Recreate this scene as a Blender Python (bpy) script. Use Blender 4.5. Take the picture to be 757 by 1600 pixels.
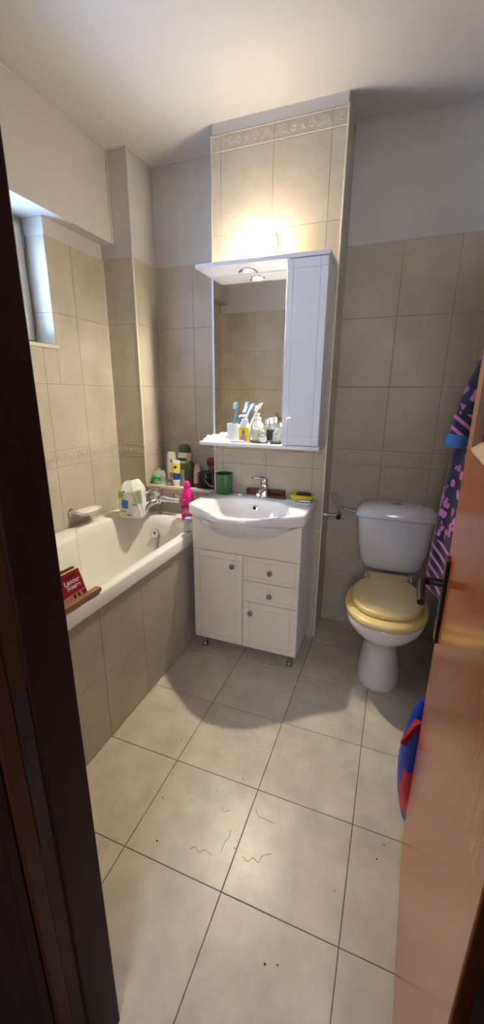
import bpy, bmesh, math, random
from mathutils import Vector, Matrix
from math import sin, cos, pi, radians as rad
random.seed(7)
for o in list(bpy.data.objects): bpy.data.objects.remove(o)
SC = bpy.context.scene
COL = SC.collection

# ------------------------------------------------------------------ camera
f_px, PITCH, YAW, ROLL = 621.93, 0.28723, 0.36316, 0.00752
CAM = Vector((0.9945, -0.7187, 1.3725))
fw = Vector((-sin(YAW)*cos(PITCH), cos(YAW)*cos(PITCH), -sin(PITCH)))
rt = Vector((cos(YAW), sin(YAW), 0)); up = rt.cross(fw)
rt2 = rt*cos(ROLL)+up*sin(ROLL); up2 = -rt*sin(ROLL)+up*cos(ROLL)
cd = bpy.data.cameras.new('camera'); cam = bpy.data.objects.new('camera', cd); COL.objects.link(cam)
cd.sensor_fit = 'VERTICAL'; cd.sensor_height = 24; cd.lens = f_px/1600*24; cd.clip_start = .02
M = Matrix((rt2, up2, -fw)).transposed().to_4x4(); M.translation = CAM
cam.matrix_world = M
SC.camera = cam

# ------------------------------------------------------------------ world, lights, exposure
w = bpy.data.worlds.new('world'); SC.world = w; w.use_nodes = True
bg = w.node_tree.nodes['Background']; bg.inputs[0].default_value = (.42, .63, 1.0, 1); bg.inputs[1].default_value = 15.0
LAMP_GLOBE = 44.0      # opal globe standing on the mirror cornice
LAMP_SPOT = 2500.0       # downlight face under the cornice
def area(name, loc, rot, sx, sy, power, color, portal=False):
    l = bpy.data.lights.new(name, 'AREA'); l.shape = 'RECTANGLE'; l.size = sx; l.size_y = sy
    l.energy = power; l.color = color
    if portal: l.cycles.is_portal = True
    o = bpy.data.objects.new(name, l); COL.objects.link(o); o.location = loc; o.rotation_euler = rot
    return o
area('window_portal', (-.90, .62, 1.88), (0, rad(-90), 0), .60, .66, 1, (1, 1, 1), True)
area('hall_cool_fill', (1.25, -1.93, 1.55), (rad(90), 0, 0), .7, .9, 14, (.84, .88, 1.0))  # soft cool fill added behind the camera; no visible source in the hall
SC.view_settings.view_transform = 'Standard'; SC.view_settings.look = 'None'
SC.view_settings.gamma = 1; SC.view_settings.use_curve_mapping = False
SC.view_settings.exposure = 1.08

# ------------------------------------------------------------------ materials
def nt(m):
    m.use_nodes = True; return m.node_tree, m.node_tree.nodes['Principled BSDF']
def mat(name, c, rough=.5, metal=0, coat=0, trans=0, ior=1.45, emit=None, es=0, var=0, vscale=12, bump=0, bscale=60, spec=.5, sss=0, alpha=1):
    m = bpy.data.materials.new(name); t, b = nt(m)
    b.inputs['Base Color'].default_value = (*c, 1); b.inputs['Roughness'].default_value = rough
    b.inputs['Metallic'].default_value = metal; b.inputs['Coat Weight'].default_value = coat
    b.inputs['Coat Roughness'].default_value = .08
    b.inputs['Transmission Weight'].default_value = trans; b.inputs['IOR'].default_value = ior
    b.inputs['Specular IOR Level'].default_value = spec
    b.inputs['Alpha'].default_value = alpha
    if emit: b.inputs['Emission Color'].default_value = (*emit, 1); b.inputs['Emission Strength'].default_value = es
    N, L = t.nodes, t.links
    tc = N.new('ShaderNodeTexCoord')
    if var:
        n = N.new('ShaderNodeTexNoise'); n.inputs['Scale'].default_value = vscale; n.inputs['Detail'].default_value = 6
        n.inputs['Roughness'].default_value = .6
        r = N.new('ShaderNodeValToRGB'); r.color_ramp.elements[0].position = .3; r.color_ramp.elements[1].position = .72
        r.color_ramp.elements[0].color = (*[x*(1-var) for x in c], 1)
        r.color_ramp.elements[1].color = (*[min(1, x*(1+var*.6)) for x in c], 1)
        L.new(tc.outputs['Object'], n.inputs['Vector']); L.new(n.outputs['Fac'], r.inputs[0]); L.new(r.outputs[0], b.inputs['Base Color'])
    if bump:
        n2 = N.new('ShaderNodeTexNoise'); n2.inputs['Scale'].default_value = bscale; n2.inputs['Detail'].default_value = 3
        bp = N.new('ShaderNodeBump'); bp.inputs['Strength'].default_value = bump; bp.inputs['Distance'].default_value = .002
        L.new(tc.outputs['Object'], n2.inputs['Vector']); L.new(n2.outputs['Fac'], bp.inputs['Height']); L.new(bp.outputs[0], b.inputs['Normal'])
    return m
def wood(name, c1, c2, rough, axis=2, scale=1.0, coat=0, spots=0, spec=.5):
    m = bpy.data.materials.new(name); t, b = nt(m); N, L = t.nodes, t.links
    tc = N.new('ShaderNodeTexCoord'); mp = N.new('ShaderNodeMapping')
    s = [22*scale]*3; s[axis] = 1.1*scale; mp.inputs['Scale'].default_value = s
    n = N.new('ShaderNodeTexNoise'); n.inputs['Scale'].default_value = 1.6; n.inputs['Detail'].default_value = 7; n.inputs['Distortion'].default_value = .6
    r = N.new('ShaderNodeValToRGB'); r.color_ramp.elements[0].position = .33; r.color_ramp.elements[1].position = .7
    r.color_ramp.elements[0].color = (*c1, 1); r.color_ramp.elements[1].color = (*c2, 1)
    L.new(tc.outputs['Object'], mp.inputs['Vector']); L.new(mp.outputs[0], n.inputs['Vector']); L.new(n.outputs['Fac'], r.inputs[0])
    L.new(r.outputs[0], b.inputs['Base Color']); b.inputs['Roughness'].default_value = rough
    b.inputs['Coat Weight'].default_value = coat; b.inputs['Coat Roughness'].default_value = .1
    b.inputs['Specular IOR Level'].default_value = spec
    if spots:                      # chipped varnish
        n3 = N.new('ShaderNodeTexNoise'); n3.inputs['Scale'].default_value = 38; n3.inputs['Detail'].default_value = 4
        mp3 = N.new('ShaderNodeMapping'); mp3.inputs['Scale'].default_value = (1, .35, .7)
        r3 = N.new('ShaderNodeValToRGB'); r3.color_ramp.elements[0].position = .735; r3.color_ramp.elements[1].position = .76
        mx = N.new('ShaderNodeMix'); mx.data_type = 'RGBA'; mx.inputs['B'].default_value = (.62, .45, .34, 1)
        L.new(tc.outputs['Object'], mp3.inputs['Vector']); L.new(mp3.outputs[0], n3.inputs['Vector']); L.new(n3.outputs['Fac'], r3.inputs[0])
        ml = N.new('ShaderNodeMath'); ml.operation = 'MULTIPLY'; ml.inputs[1].default_value = spots
        L.new(r3.outputs[0], ml.inputs[0]); L.new(ml.outputs[0], mx.inputs['Factor'])
        L.new(r.outputs[0], mx.inputs['A']); L.new(mx.outputs['Result'], b.inputs['Base Color'])
    return m

TILE = mat('wall_tile', (.53, .465, .365), .33, var=.16, vscale=5.5, spec=.4)
DECO = mat('deco_tile', (.51, .445, .35), .42, var=.14, vscale=14)
RELIEF = mat('deco_relief', (.60, .535, .44), .35)
GROUT = mat('wall_grout', (.30, .25, .19), .9)
PAINT = mat('white_paint', (.62, .59, .555), .85, var=.05, vscale=3, bump=.15, bscale=90, spec=.2)
CEIL = mat('ceiling_paint', (.66, .635, .61), .85, var=.04, vscale=2, spec=.2)
FLOOR = mat('floor_tile', (.565, .50, .395), .32, var=.20, vscale=9, bump=.12, bscale=30)
FGROUT = mat('floor_grout', (.13, .092, .06), .9, var=.4, vscale=30)
PROFILE = mat('cream_corner_profile', (.72, .64, .50), .35)
ENAMEL = mat('tub_enamel', (.82, .79, .74), .12, coat=.4)
CERAMIC = mat('white_ceramic', (.80, .80, .80), .10, coat=.5)
CERAMIC2 = mat('toilet_ceramic', (.80, .785, .79), .12, coat=.4)
WHITE = mat('white_lacquer', (.76, .77, .80), .30)
CREAM = mat('cream_lacquer', (.82, .735, .61), .38, var=.04, vscale=3)
CHROME = mat('chrome', (.75, .75, .76), .12, metal=1)
STEEL = mat('brushed_steel', (.42, .40, .37), .32, metal=1)
BRASS = mat('brass', (.42, .27, .06), .3, metal=1)
BLACKM = mat('dark_metal', (.045, .038, .033), .35, metal=.8)
MIRROR = mat('mirror_glass', (.86, .86, .84), .02, metal=1)
SEAT = mat('yellowed_seat', (.86, .66, .27), .22, coat=.3)
SEAT2 = mat('yellowed_lid', (.82, .63, .30), .25, coat=.25)
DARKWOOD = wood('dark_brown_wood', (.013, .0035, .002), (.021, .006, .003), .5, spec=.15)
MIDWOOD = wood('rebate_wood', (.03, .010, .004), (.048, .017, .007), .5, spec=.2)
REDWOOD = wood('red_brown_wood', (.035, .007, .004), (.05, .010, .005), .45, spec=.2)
DOORWOOD = wood('orange_door_wood', (.36, .080, .013), (.47, .118, .022), .20, coat=0, spots=0, spec=.55)
STILEWOOD = wood('orange_stile_wood', (.34, .13, .04), (.46, .19, .065), .30, coat=.2)
PANELWOOD = wood('dark_panel_wood', (.06, .014, .006), (.09, .022, .01), .3)
HALL = mat('hall_paint', (.13, .11, .10), .9)
BLUEPL = mat('blue_plastic', (.01, .045, .42), .35)
REDPL = mat('red_plastic', (.62, .015, .03), .4)
BLACK = mat('black_plastic', (.01, .01, .01), .3)
GLASS = mat('clear_glass', (.93, .97, .95), .04, trans=1)
FILM = mat('frosted_film', (.80, .80, .76), .35, var=.06, vscale=25, bump=.5, bscale=35)
WPL = mat('white_plastic', (.80, .80, .80), .35)

# ------------------------------------------------------------------ mesh helpers
ORG = {}
def BM(): return bmesh.new()
def finish(bm, smooth):
    bmesh.ops.remove_doubles(bm, verts=bm.verts, dist=1e-6)
    bmesh.ops.recalc_face_normals(bm, faces=bm.faces)
    for f in bm.faces: f.smooth = smooth
def auto_sharp(me, ang=35):
    bm = bmesh.new(); bm.from_mesh(me)
    for e in bm.edges:
        if len(e.link_faces) == 2:
            e.smooth = e.calc_face_angle(0) < rad(ang)
    bm.to_mesh(me); bm.free()
def obj(name, bm, mats, parent=None, at=(0, 0, 0), smooth=True, bevel=0, ang=35, sub=0, recalc=True, bang=40):
    at = Vector(at) if parent is None else ORG[parent.name]
    if recalc: finish(bm, smooth)
    else:
        for f in bm.faces: f.smooth = smooth
    me = bpy.data.meshes.new(name)
    bmesh.ops.translate(bm, verts=bm.verts, vec=-at)
    bm.to_mesh(me); bm.free()
    for m in (mats if isinstance(mats, (list, tuple)) else [mats]): me.materials.append(m)
    if smooth: auto_sharp(me, ang)
    o = bpy.data.objects.new(name, me); COL.objects.link(o)
    ORG[o.name] = at.copy()
    if parent: o.parent = parent
    else: o.location = at
    if bevel:
        b = o.modifiers.new('bevel', 'BEVEL'); b.width = bevel; b.segments = 2; b.limit_method = 'ANGLE'; b.angle_limit = rad(bang)
    if sub:
        s = o.modifiers.new('sub', 'SUBSURF'); s.levels = s.render_levels = sub
    return o
def tag(o, label, cat, group=None):
    o['label'] = label; o['category'] = cat
    if group: o['group'] = group
    return o
def thing(name, loc, label, cat, group=None):
    o = bpy.data.objects.new(name, None); COL.objects.link(o); o.location = loc; o.empty_display_size = .05
    ORG[o.name] = Vector(loc); return tag(o, label, cat, group)
def struct(name, bm, mats, **k):
    o = obj(name, bm, mats, **k)
    if not k.get('parent'): o['kind'] = 'structure'
    return o
def box(bm, x0, x1, y0, y1, z0, z1, mi=0):
    v = [bm.verts.new(p) for p in ((x0,y0,z0),(x1,y0,z0),(x1,y1,z0),(x0,y1,z0),(x0,y0,z1),(x1,y0,z1),(x1,y1,z1),(x0,y1,z1))]
    for q in ((0,3,2,1),(4,5,6,7),(0,1,5,4),(1,2,6,5),(2,3,7,6),(3,0,4,7)):
        f = bm.faces.new([v[i] for i in q]); f.material_index = mi
    return v
def rings(bm, rr, closed=True, cap0=True, cap1=True, mi=0):
    R = [[bm.verts.new(p) for p in r] for r in rr]; n = len(R[0]); fs = []
    for a, b in zip(R, R[1:]):
        for i in range(n if closed else n-1):
            j = (i+1) % n; f = bm.faces.new((a[i], a[j], b[j], b[i])); f.material_index = mi; fs.append(f)
    if cap0: f = bm.faces.new(R[0][::-1]); f.material_index = mi; fs.append(f)
    if cap1: f = bm.faces.new(R[-1]); f.material_index = mi; fs.append(f)
    return fs
def basis(ax):
    ax = Vector(ax).normalized(); t = Vector((0, 0, 1)) if abs(ax.z) < .9 else Vector((1, 0, 0))
    u = ax.cross(t).normalized(); return u, ax.cross(u).normalized(), ax
def lathe(bm, c, prof, ax=(0, 0, 1), n=24, mi=0, cap0=True, cap1=True):
    u, v, a = basis(ax); c = Vector(c)
    return rings(bm, [[c+a*h+(u*cos(2*pi*i/n)+v*sin(2*pi*i/n))*r for i in range(n)] for r, h in prof], mi=mi, cap0=cap0, cap1=cap1)
def tube(bm, pts, r, n=8, mi=0, flat=None):
    pts = [Vector(p) for p in pts]; R = []; u = None
    for i, p in enumerate(pts):
        d = (pts[min(i+1, len(pts)-1)]-pts[max(i-1, 0)]).normalized()
        if u is None: u = basis(d)[0]
        u = (u-d*u.dot(d)).normalized(); v = d.cross(u)
        rr = r[i] if isinstance(r, (list, tuple)) else r
        R.append([p+(u*cos(2*pi*k/n)+v*sin(2*pi*k/n))*rr for k in range(n)])
    rings(bm, R, mi=mi)
def crom(pts, n=6, closed=False):
    P = [Vector(p) for p in pts]; out = []; N = len(P)
    for i in range(N if closed else N-1):
        g = (lambda k: P[k % N]) if closed else (lambda k: P[max(0, min(N-1, k))])
        a, b, c, d = g(i-1), g(i), g(i+1), g(i+2)
        for k in range(n):
            t = k/n
            out.append(.5*((2*b)+(c-a)*t+(2*a-5*b+4*c-d)*t*t+(3*b-a-3*c+d)*t**3))
    if not closed: out.append(P[-1])
    return out
def sell(cx, cy, z, a, b, e=2.0, n=32, rot=0):       # super-ellipse ring
    out = []
    for i in range(n):
        t = 2*pi*i/n; c, s = cos(t), sin(t)
        x = a*math.copysign(abs(c)**(2/e), c); y = b*math.copysign(abs(s)**(2/e), s)
        out.append(Vector((cx+x*cos(rot)-y*sin(rot), cy+x*sin(rot)+y*cos(rot), z)))
    return out
def text_mesh(name, body, size, mat_, origin, xdir, updir, parent, align='CENTER', extr=.0004, shear=0, bold=0):
    cu = bpy.data.curves.new(name, 'FONT'); cu.body = body; cu.size = size; cu.align_x = align; cu.extrude = extr; cu.shear = shear; cu.offset = bold
    t = bpy.data.objects.new(name+'_tmp', cu); COL.objects.link(t)
    dg = bpy.context.evaluated_depsgraph_get(); me = bpy.data.meshes.new_from_object(t.evaluated_get(dg))
    bpy.data.objects.remove(t)
    x = Vector(xdir).normalized(); y = Vector(updir).normalized(); z = x.cross(y)
    Mx = Matrix((x, y, z)).transposed().to_4x4(); Mx.translation = Vector(origin)-ORG[parent.name]
    me.transform(Mx); me.materials.clear(); me.materials.append(mat_)
    o = bpy.data.objects.new(name, me); COL.objects.link(o); o.parent = parent; ORG[o.name] = ORG[parent.name]
    return o

# ------------------------------------------------------------------ tiled walls
G = .0016
def rect_minus(r, h):
    if h is None: return [r]
    x0, x1, y0, y1 = r; a, b, c, d = h
    if a >= x1 or b <= x0 or c >= y1 or d <= y0: return [r]
    out = []
    if x0 < a: out.append((x0, a, y0, y1)); x0 = a
    if x1 > b: out.append((b, x1, y0, y1)); x1 = b
    if y0 < c: out.append((x0, x1, y0, c))
    if y1 > d: out.append((x0, x1, d, y1))
    return out
def scrolls(bm, P, u0, u1, v0, v1, mi):
    """raised curls and a small flower, one set per 0.25 m tile"""
    h = v1-v0; vc = (v0+v1)/2
    def curve(pts, r=.0022):
        path = [P(u, v, .0022) for u, v in pts if u0+.004 < u < u1-.004]
        if len(path) > 2: tube(bm, path, r, 5, mi)
    k = math.floor(u0/.25)
    cu = (u0+u1)/2 if (u1-u0) > .2 else (u0 if u1-u0 < .1 and u0 > .3 else u1 if u1-u0 < .1 else (u0+u1)/2)
    s = h/.08
    for sg in (-1, 1):
        curve([(cu+sg*(.082+.020*s*(1-t*.75)*cos(3.6*t*pi/1.2)), vc+.020*s*(1-t*.75)*sin(3.6*t*pi/1.2)) for t in [i/12 for i in range(13)]])
        curve([(cu+sg*(.040+.016*s*(1-t*.7)*cos(pi-3.2*t*pi/1.2)), vc-.004+.017*s*(1-t*.7)*sin(pi-3.2*t*pi/1.2)) for t in [i/12 for i in range(13)]])
        curve([(cu+sg*(.030+.055*t), vc+.018*s*sin(t*2*pi)) for t in [i/8 for i in range(9)]], .0017)
        curve([(cu+sg*(.105+.018*t), vc+.016*s*(1-2*t)) for t in [i/3 for i in range(4)]], .0017)
    for a in range(5):
        t = a*2*pi/5+pi/2
        curve([(cu+.003*cos(t), vc+.003*sin(t)), (cu+.009*cos(t), vc+.009*sin(t)), (cu+.015*cos(t), vc+.015*sin(t))], .0030)
    for vv in (v0+.004, v1-.006):
        tube(bm, [P(u0+.001, vv, .001), P(u1-.001, vv, .001)], .0024, 5, mi)
def tiled(bm, o, u, n, u0, u1, vj, ujs, deco=(), hole=None, relief=True):
    """plane with origin o, horizontal axis u, normal n; vj, ujs = joints. materials: 0 tile 1 grout 2 deco 3 relief 4 paint 5 profile"""
    o, u, n = Vector(o), Vector(u), Vector(n); z = Vector((0, 0, 1))
    P = lambda a, b, c=0.: o+u*a+z*b+n*c
    def face(pts, mi):
        vs = [bm.verts.new(p) for p in pts]; f = bm.faces.new(vs); f.material_index = mi
        f.normal_update()
        if f.normal.dot(n) < -.01: f.normal_flip()
    for r in rect_minus((u0, u1, vj[0], vj[-1]), hole):
        face([P(r[0], r[2]), P(r[1], r[2]), P(r[1], r[3]), P(r[0], r[3])], 1)
    ujs = [u0]+[j for j in ujs if u0+.012 < j < u1-.012]+[u1]
    for a, b in zip(ujs, ujs[1:]):
        for i, (c, d) in enumerate(zip(vj, vj[1:])):
            mi = 2 if i in deco else 0
            for r in rect_minus((a+G/2, b-G/2, c+G/2, d-G/2), hole):
                t = .0014; q = .0008
                O = [P(r[0], r[2]), P(r[1], r[2]), P(r[1], r[3]), P(r[0], r[3])]
                I = [P(r[0]+q, r[2]+q, t), P(r[1]-q, r[2]+q, t), P(r[1]-q, r[3]-q, t), P(r[0]+q, r[3]-q, t)]
                face(I, mi)
                for k in range(4):
                    l = (k+1) % 4; vs = [bm.verts.new(p) for p in (O[k], O[l], I[l], I[k])]; f = bm.faces.new(vs); f.material_index = mi
            if i in deco and relief: scrolls(bm, P, a, b, c, d, 3)
def quad(bm, pts, mi=0):
    f = bm.faces.new([bm.verts.new(p) for p in pts]); f.material_index = mi
WM = [TILE, GROUT, DECO, RELIEF, PAINT, PROFILE]
H = 2.575
ZJ = [0, .345, .675, 1.0, 1.083, 1.415, 1.75, 2.08]
def js(start, step, lo, hi):
    k = math.ceil((lo-start)/step); out = []
    while start+k*step < hi: out.append(start+k*step); k += 1
    return out

XL, YP, YB, XR, YF = -.635, 1.355, 1.585, 1.40, -.31
# left wall with the window opening (u = Y)
WH = (.36, .945, 1.60, 2.155)
bm = BM()
tiled(bm, (XL, 0, 0), (0, 1, 0), (1, 0, 0), YF, YP, ZJ, js(1.105, .25, YF, YP), (3,), WH)
for r in rect_minus((YF, YP, 2.08, 2.155), WH):
    quad(bm, [(XL-.004, r[0], r[2]), (XL-.004, r[1], r[2]), (XL-.004, r[1], r[3]), (XL-.004, r[0], r[3])], 4)
# reveal: sides, sill
XW = -.765
for y, nn in ((.945, -1), (.36, 1)):
    tiled(bm, (XL, y, 0), (-1, 0, 0), (0, nn, 0), 0, .165, [1.60, 1.75, 2.08], [], ())
    quad(bm, [(XL, y, 2.08), (XW-.1, y, 2.08), (XW-.1, y, 2.155), (XL, y, 2.155)], 4)
    quad(bm, [(XL-.165, y, 1.5), (XW-.1, y, 1.5), (XW-.1, y, 2.155), (XL-.165, y, 2.155)], 4)
struct('wall_left', bm, WM, smooth=False, recalc=False)
bm = BM(); box(bm, XW-.02, XL+.008, .36, .957, 1.583, 1.600); struct('trim_1', bm, PROFILE, bevel=.002)
# beam over the window
bm = BM(); quad(bm, [(-.566, YF, 2.155), (-.566, YP, 2.155), (-.566, YP, H), (-.566, YF, H)]); quad(bm, [(-.566, YF, 2.155), (-.566, YP, 2.155), (XW-.1, YP, 2.155), (XW-.1, YF, 2.155)])
struct('wall_beam', bm, PAINT, smooth=False, recalc=False)
# narrow pilaster in the far left corner
XS = -.437
bm = BM()
tiled(bm, (0, YP, 0), (1, 0, 0), (0, -1, 0), XL, XS, ZJ, [], (3,))
tiled(bm, (XS, 0, 0), (0, 1, 0), (1, 0, 0), YP, YB, ZJ, [], (3,))
quad(bm, [(XL-.02, YP+.002, 2.07), (XS-.004, YP+.002, 2.08), (XS-.004, YP+.002, H), (XL-.02, YP+.002, H)], 4)
quad(bm, [(XS-.004, YP+.004, 2.08), (XS-.004, YB, 2.08), (XS-.004, YB, H), (XS-.004, YP+.004, H)], 4)
struct('wall_pilaster', bm, WM, smooth=False, recalc=False)
# back wall, both sides of the pillar
bm = BM(); PX0, PX1 = .037, .668
tiled(bm, (0, YB, 0), (1, 0, 0), (0, -1, 0), XS, PX0, ZJ, [-.197], (3,))
tiled(bm, (0, YB, 0), (1, 0, 0), (0, -1, 0), PX1, XR, ZJ, [.935, 1.185], (3,))
for a, b in ((XS, PX0), (PX1, XR)): quad(bm, [(a, YB+.004, 2.08), (b, YB+.004, 2.08), (b, YB+.004, H), (a, YB+.004, H)], 4)
struct('wall_back', bm, WM, smooth=False, recalc=False)
# pillar
bm = BM(); ZP = [0, .345, .675, 1.0, 1.083, 1.45, 1.785, 2.118, 2.455, 2.528]
tiled(bm, (0, YP, 0), (1, 0, 0), (0, -1, 0), PX0, PX1, ZP, [.088, .346, .604], (3, 8))
tiled(bm, (PX1, 0, 0), (0, 1, 0), (1, 0, 0), YP, YB, ZP, [], ())
tiled(bm, (PX0, 0, 0), (0, 1, 0), (-1, 0, 0), YP, YB, ZJ, [], (3,))
for zz, y0 in ((2.528, YP+.004),):
    quad(bm, [(PX0+.003, y0, zz), (PX1-.003, y0, zz), (PX1-.003, y0, H), (PX0+.003, y0, H)], 4)
    quad(bm, [(PX1-.003, y0, zz), (PX1-.003, YB, zz), (PX1-.003, YB, H), (PX1-.003, y0, H)], 4)
quad(bm, [(PX0+.003, YP, 2.08), (PX0+.003, YB, 2.08), (PX0+.003, YB, H), (PX0+.003, YP, H)], 4)
quad(bm, [(PX0, YP, 2.528), (PX1, YP, 2.528), (PX1-.003, YP+.004, 2.528), (PX0+.003, YP+.004, 2.528)], 5)
struct('wall_pillar', bm, WM, smooth=False, recalc=False)
# right wall, front wall (beside and over the door)
bm = BM(); tiled(bm, (XR, 0, 0), (0, 1, 0), (-1, 0, 0), YF, YB, ZJ, js(1.335, .25, YF, YB), (3,))
quad(bm, [(XR+.004, YF, 2.08), (XR+.004, YB, 2.08), (XR+.004, YB, H), (XR+.004, YF, H)], 4)
struct('wall_right', bm, WM, smooth=False, recalc=False)
DX0, DX1, DZ = .549, 1.165, 2.05
bm = BM()
tiled(bm, (0, YF, 0), (1, 0, 0), (0, 1, 0), XL, DX0-.05, ZJ, js(-.29, .25, XL, DX0), (3,))
tiled(bm, (0, YF, 0), (1, 0, 0), (0, 1, 0), DX1+.03, XR, ZJ, [], (3,))
quad(bm, [(XL, YF-.004, 2.08), (XR, YF-.004, 2.08), (XR, YF-.004, H), (XL, YF-.004, H)], 4)
box(bm, XL, DX0-.05, YF-.13, YF-.005, 0, H, 4); box(bm, DX1+.03, XR, YF-.13, YF-.005, 0, H, 4); box(bm, DX0-.05, DX1+.03, YF-.13, YF-.005, DZ+.03, H, 4)
struct('wall_front', bm, WM, smooth=False, recalc=False)
# corner profiles
def strip(name, x, y, z0, z1, r=.0045):
    bm = BM(); box(bm, x-r, x+r, y-r, y+r, z0, z1); struct(name, bm, PROFILE, bevel=.003)
strip('trim_2', PX1, YP, 0, 2.53); strip('trim_3', PX0, YP, 0, 2.53, .003); strip('trim_4', XS, YP, .83, 2.08); strip('trim_5', XL+.002, YP-.002, .66, 2.08, .003)
strip('trim_6', XS+.001, YB-.001, .83, 2.08, .0025)
# ledge behind the tub
ZL = .826
bm = BM()
tiled(bm, (0, YP+.012, 0), (1, 0, 0), (0, -1, 0), XS, PX0, [0, .40, ZL-.012], [-.187], ())
box(bm, XS, PX0, YP+.004, YB, ZL-.012, ZL, 0); box(bm, XS, PX0, YP-.004, YP+.006, ZL-.013, ZL+.001, 5)
struct('wall_ledge', bm, WM, smooth=False, recalc=False)
# ceiling
bm = BM(); quad(bm, [(XL-.3, YF-1.8, H), (2.3, YF-1.8, H), (2.3, YB+.1, H), (XL-.3, YB+.1, H)])
struct('ceiling', bm, CEIL, smooth=False, recalc=False)
# coving lines between wall and ceiling
bm = BM()
for p in ([(-.566, YF, H), (-.566, YP, H)], [(-.566, YP, H), (XS, YP, H)], [(XS, YP, H), (XS, YB, H)], [(XS, YB, H), (PX0, YB, H)], [(PX1, YB, H), (XR, YB, H)], [(-.562, YP+.002, 2.155), (-.562, YP+.002, H)], [(XS-.002, YP+.002, 2.08), (XS-.002, YP+.002, H)], [(XS, YB+.002, 2.08), (XS, YB+.002, H)]):
    tube(bm, p, .005, 8)
struct('trim_7', bm, PAINT)
# floor
bm = BM(); T = .333
quad(bm, [(XL-.2, YF-.05, -.0015), (1.7, YF-.05, -.0015), (1.7, YB+.05, -.0015), (XL-.2, YB+.05, -.0015)], 1)
for i in range(-3, 6):
    for j in range(-1, 6):
        x0, x1, y0, y1 = i*T+.0011, (i+1)*T-.0011, j*.331+.0011, (j+1)*.331-.0011
        x1 = min(x1, 1.66); y1 = min(y1, YB+.03)
        if y1-y0 < .01: continue
        q = .0012; O = [(x0, y0, -.0015), (x1, y0, -.0015), (x1, y1, -.0015), (x0, y1, -.0015)]
        I = [(x0+q, y0+q, 0), (x1-q, y0+q, 0), (x1-q, y1-q, 0), (x0+q, y1-q, 0)]
        quad(bm, I, 0)
        for k in range(4): quad(bm, [O[k], O[(k+1) % 4], I[(k+1) % 4], I[k]], 0)
struct('floor', bm, [FLOOR, FGROUT], smooth=False, recalc=False)
# hallway shell
bm = BM()
quad(bm, [(-1, -.50, -.001), (2.2, -.50, -.001), (2.2, -2, -.001), (-1, -2, -.001)])
quad(bm, [(-1, -.34, -.004), (2.2, -.34, -.004), (2.2, -.6, -.004), (-1, -.6, -.004)])
quad(bm, [(-1, -2, 0), (2.2, -2, 0), (2.2, -2, H), (-1, -2, H)])
quad(bm, [(-1, -2, 0), (-1, YF-.13, 0), (-1, YF-.13, H), (-1, -2, H)]); quad(bm, [(2.2, -2, 0), (2.2, YF-.13, 0), (2.2, YF-.13, H), (2.2, -2, H)])
quad(bm, [(-1, YF-.131, 0), (DX0-.05, YF-.131, 0), (DX0-.05, YF-.131, H), (-1, YF-.131, H)]); quad(bm, [(DX1+.03, YF-.131, 0), (2.2, YF-.131, 0), (2.2, YF-.131, H), (DX1+.03, YF-.131, H)])
struct('wall_hall', bm, HALL, smooth=False, recalc=False)

# masonry behind the tiles (keeps daylight out except through the window)
bm = BM()
for r in rect_minus((YF-.13, 1.75, -.05, H+.1), (.355, .95, 1.583, 2.16)): box(bm, -.93, -.84 if r[2] < 1.5 or 1 else 0, r[0], r[1], r[2], r[3])
box(bm, -.93, 1.6, YB+.012, YB+.12, -.05, H+.1); box(bm, XR+.012, XR+.12, YF-.13, YB+.1, -.05, H+.1)
box(bm, -.93, XR+.1, YF-.15, YB+.12, H+.01, H+.1); box(bm, -.93, -.50, YF-.13, YF-.02, -.05, H+.1)
box(bm, -.93, XL-.172, -.4, .353, 0, H); box(bm, -.84, XL-.01, -.3, .35, 0, H); box(bm, -.84, XL-.01, .952, 1.6, 0, H); box(bm, -.84, XL-.01, .35, .952, 0, 1.575); box(bm, -.93, -.58, -.3, 1.6, 2.165, H)
struct('wall_masonry', bm, HALL, smooth=False)
# ------------------------------------------------------------------ window
wn = bpy.data.objects.new('window_1', None); COL.objects.link(wn); wn.location = (XW, .65, 1.6); ORG['window_1'] = Vector(wn.location); wn['kind'] = 'structure'
def frame(bm, x0, x1, y0, y1, z0, z1, t):
    box(bm, x0, x1, y0, y1, z0, z0+t); box(bm, x0, x1, y0, y1, z1-t, z1)
    box(bm, x0, x1, y0, y0+t, z0+t, z1-t); box(bm, x0, x1, y1-t, y1, z0+t, z1-t)
WPAINT = mat('window_paint', (.62, .60, .55), .4)
bm = BM(); frame(bm, XW-.07, XW, .361, .944, 1.60, 2.154, .022); obj('frame', bm, WPAINT, wn, smooth=False, bevel=.002)
bm = BM(); frame(bm, XW-.045, XW+.014, .375, .930, 1.625, 2.13, .062); obj('sash', bm, WPAINT, wn, smooth=False, bevel=.003)
for z in (1.70, 2.03):
    bm = BM(); lathe(bm, (XW+.016, .934, z), [(.006, 0), (.006, .055)], n=10); obj('hinge', bm, STEEL, wn)
bm = BM(); box(bm, XW-.03, XW-.024, .435, .87, 1.685, 2.07); obj('pane', bm, mat('window_glass', (.9, .95, 1), .25, trans=1, ior=1.1), wn, smooth=False)

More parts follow.
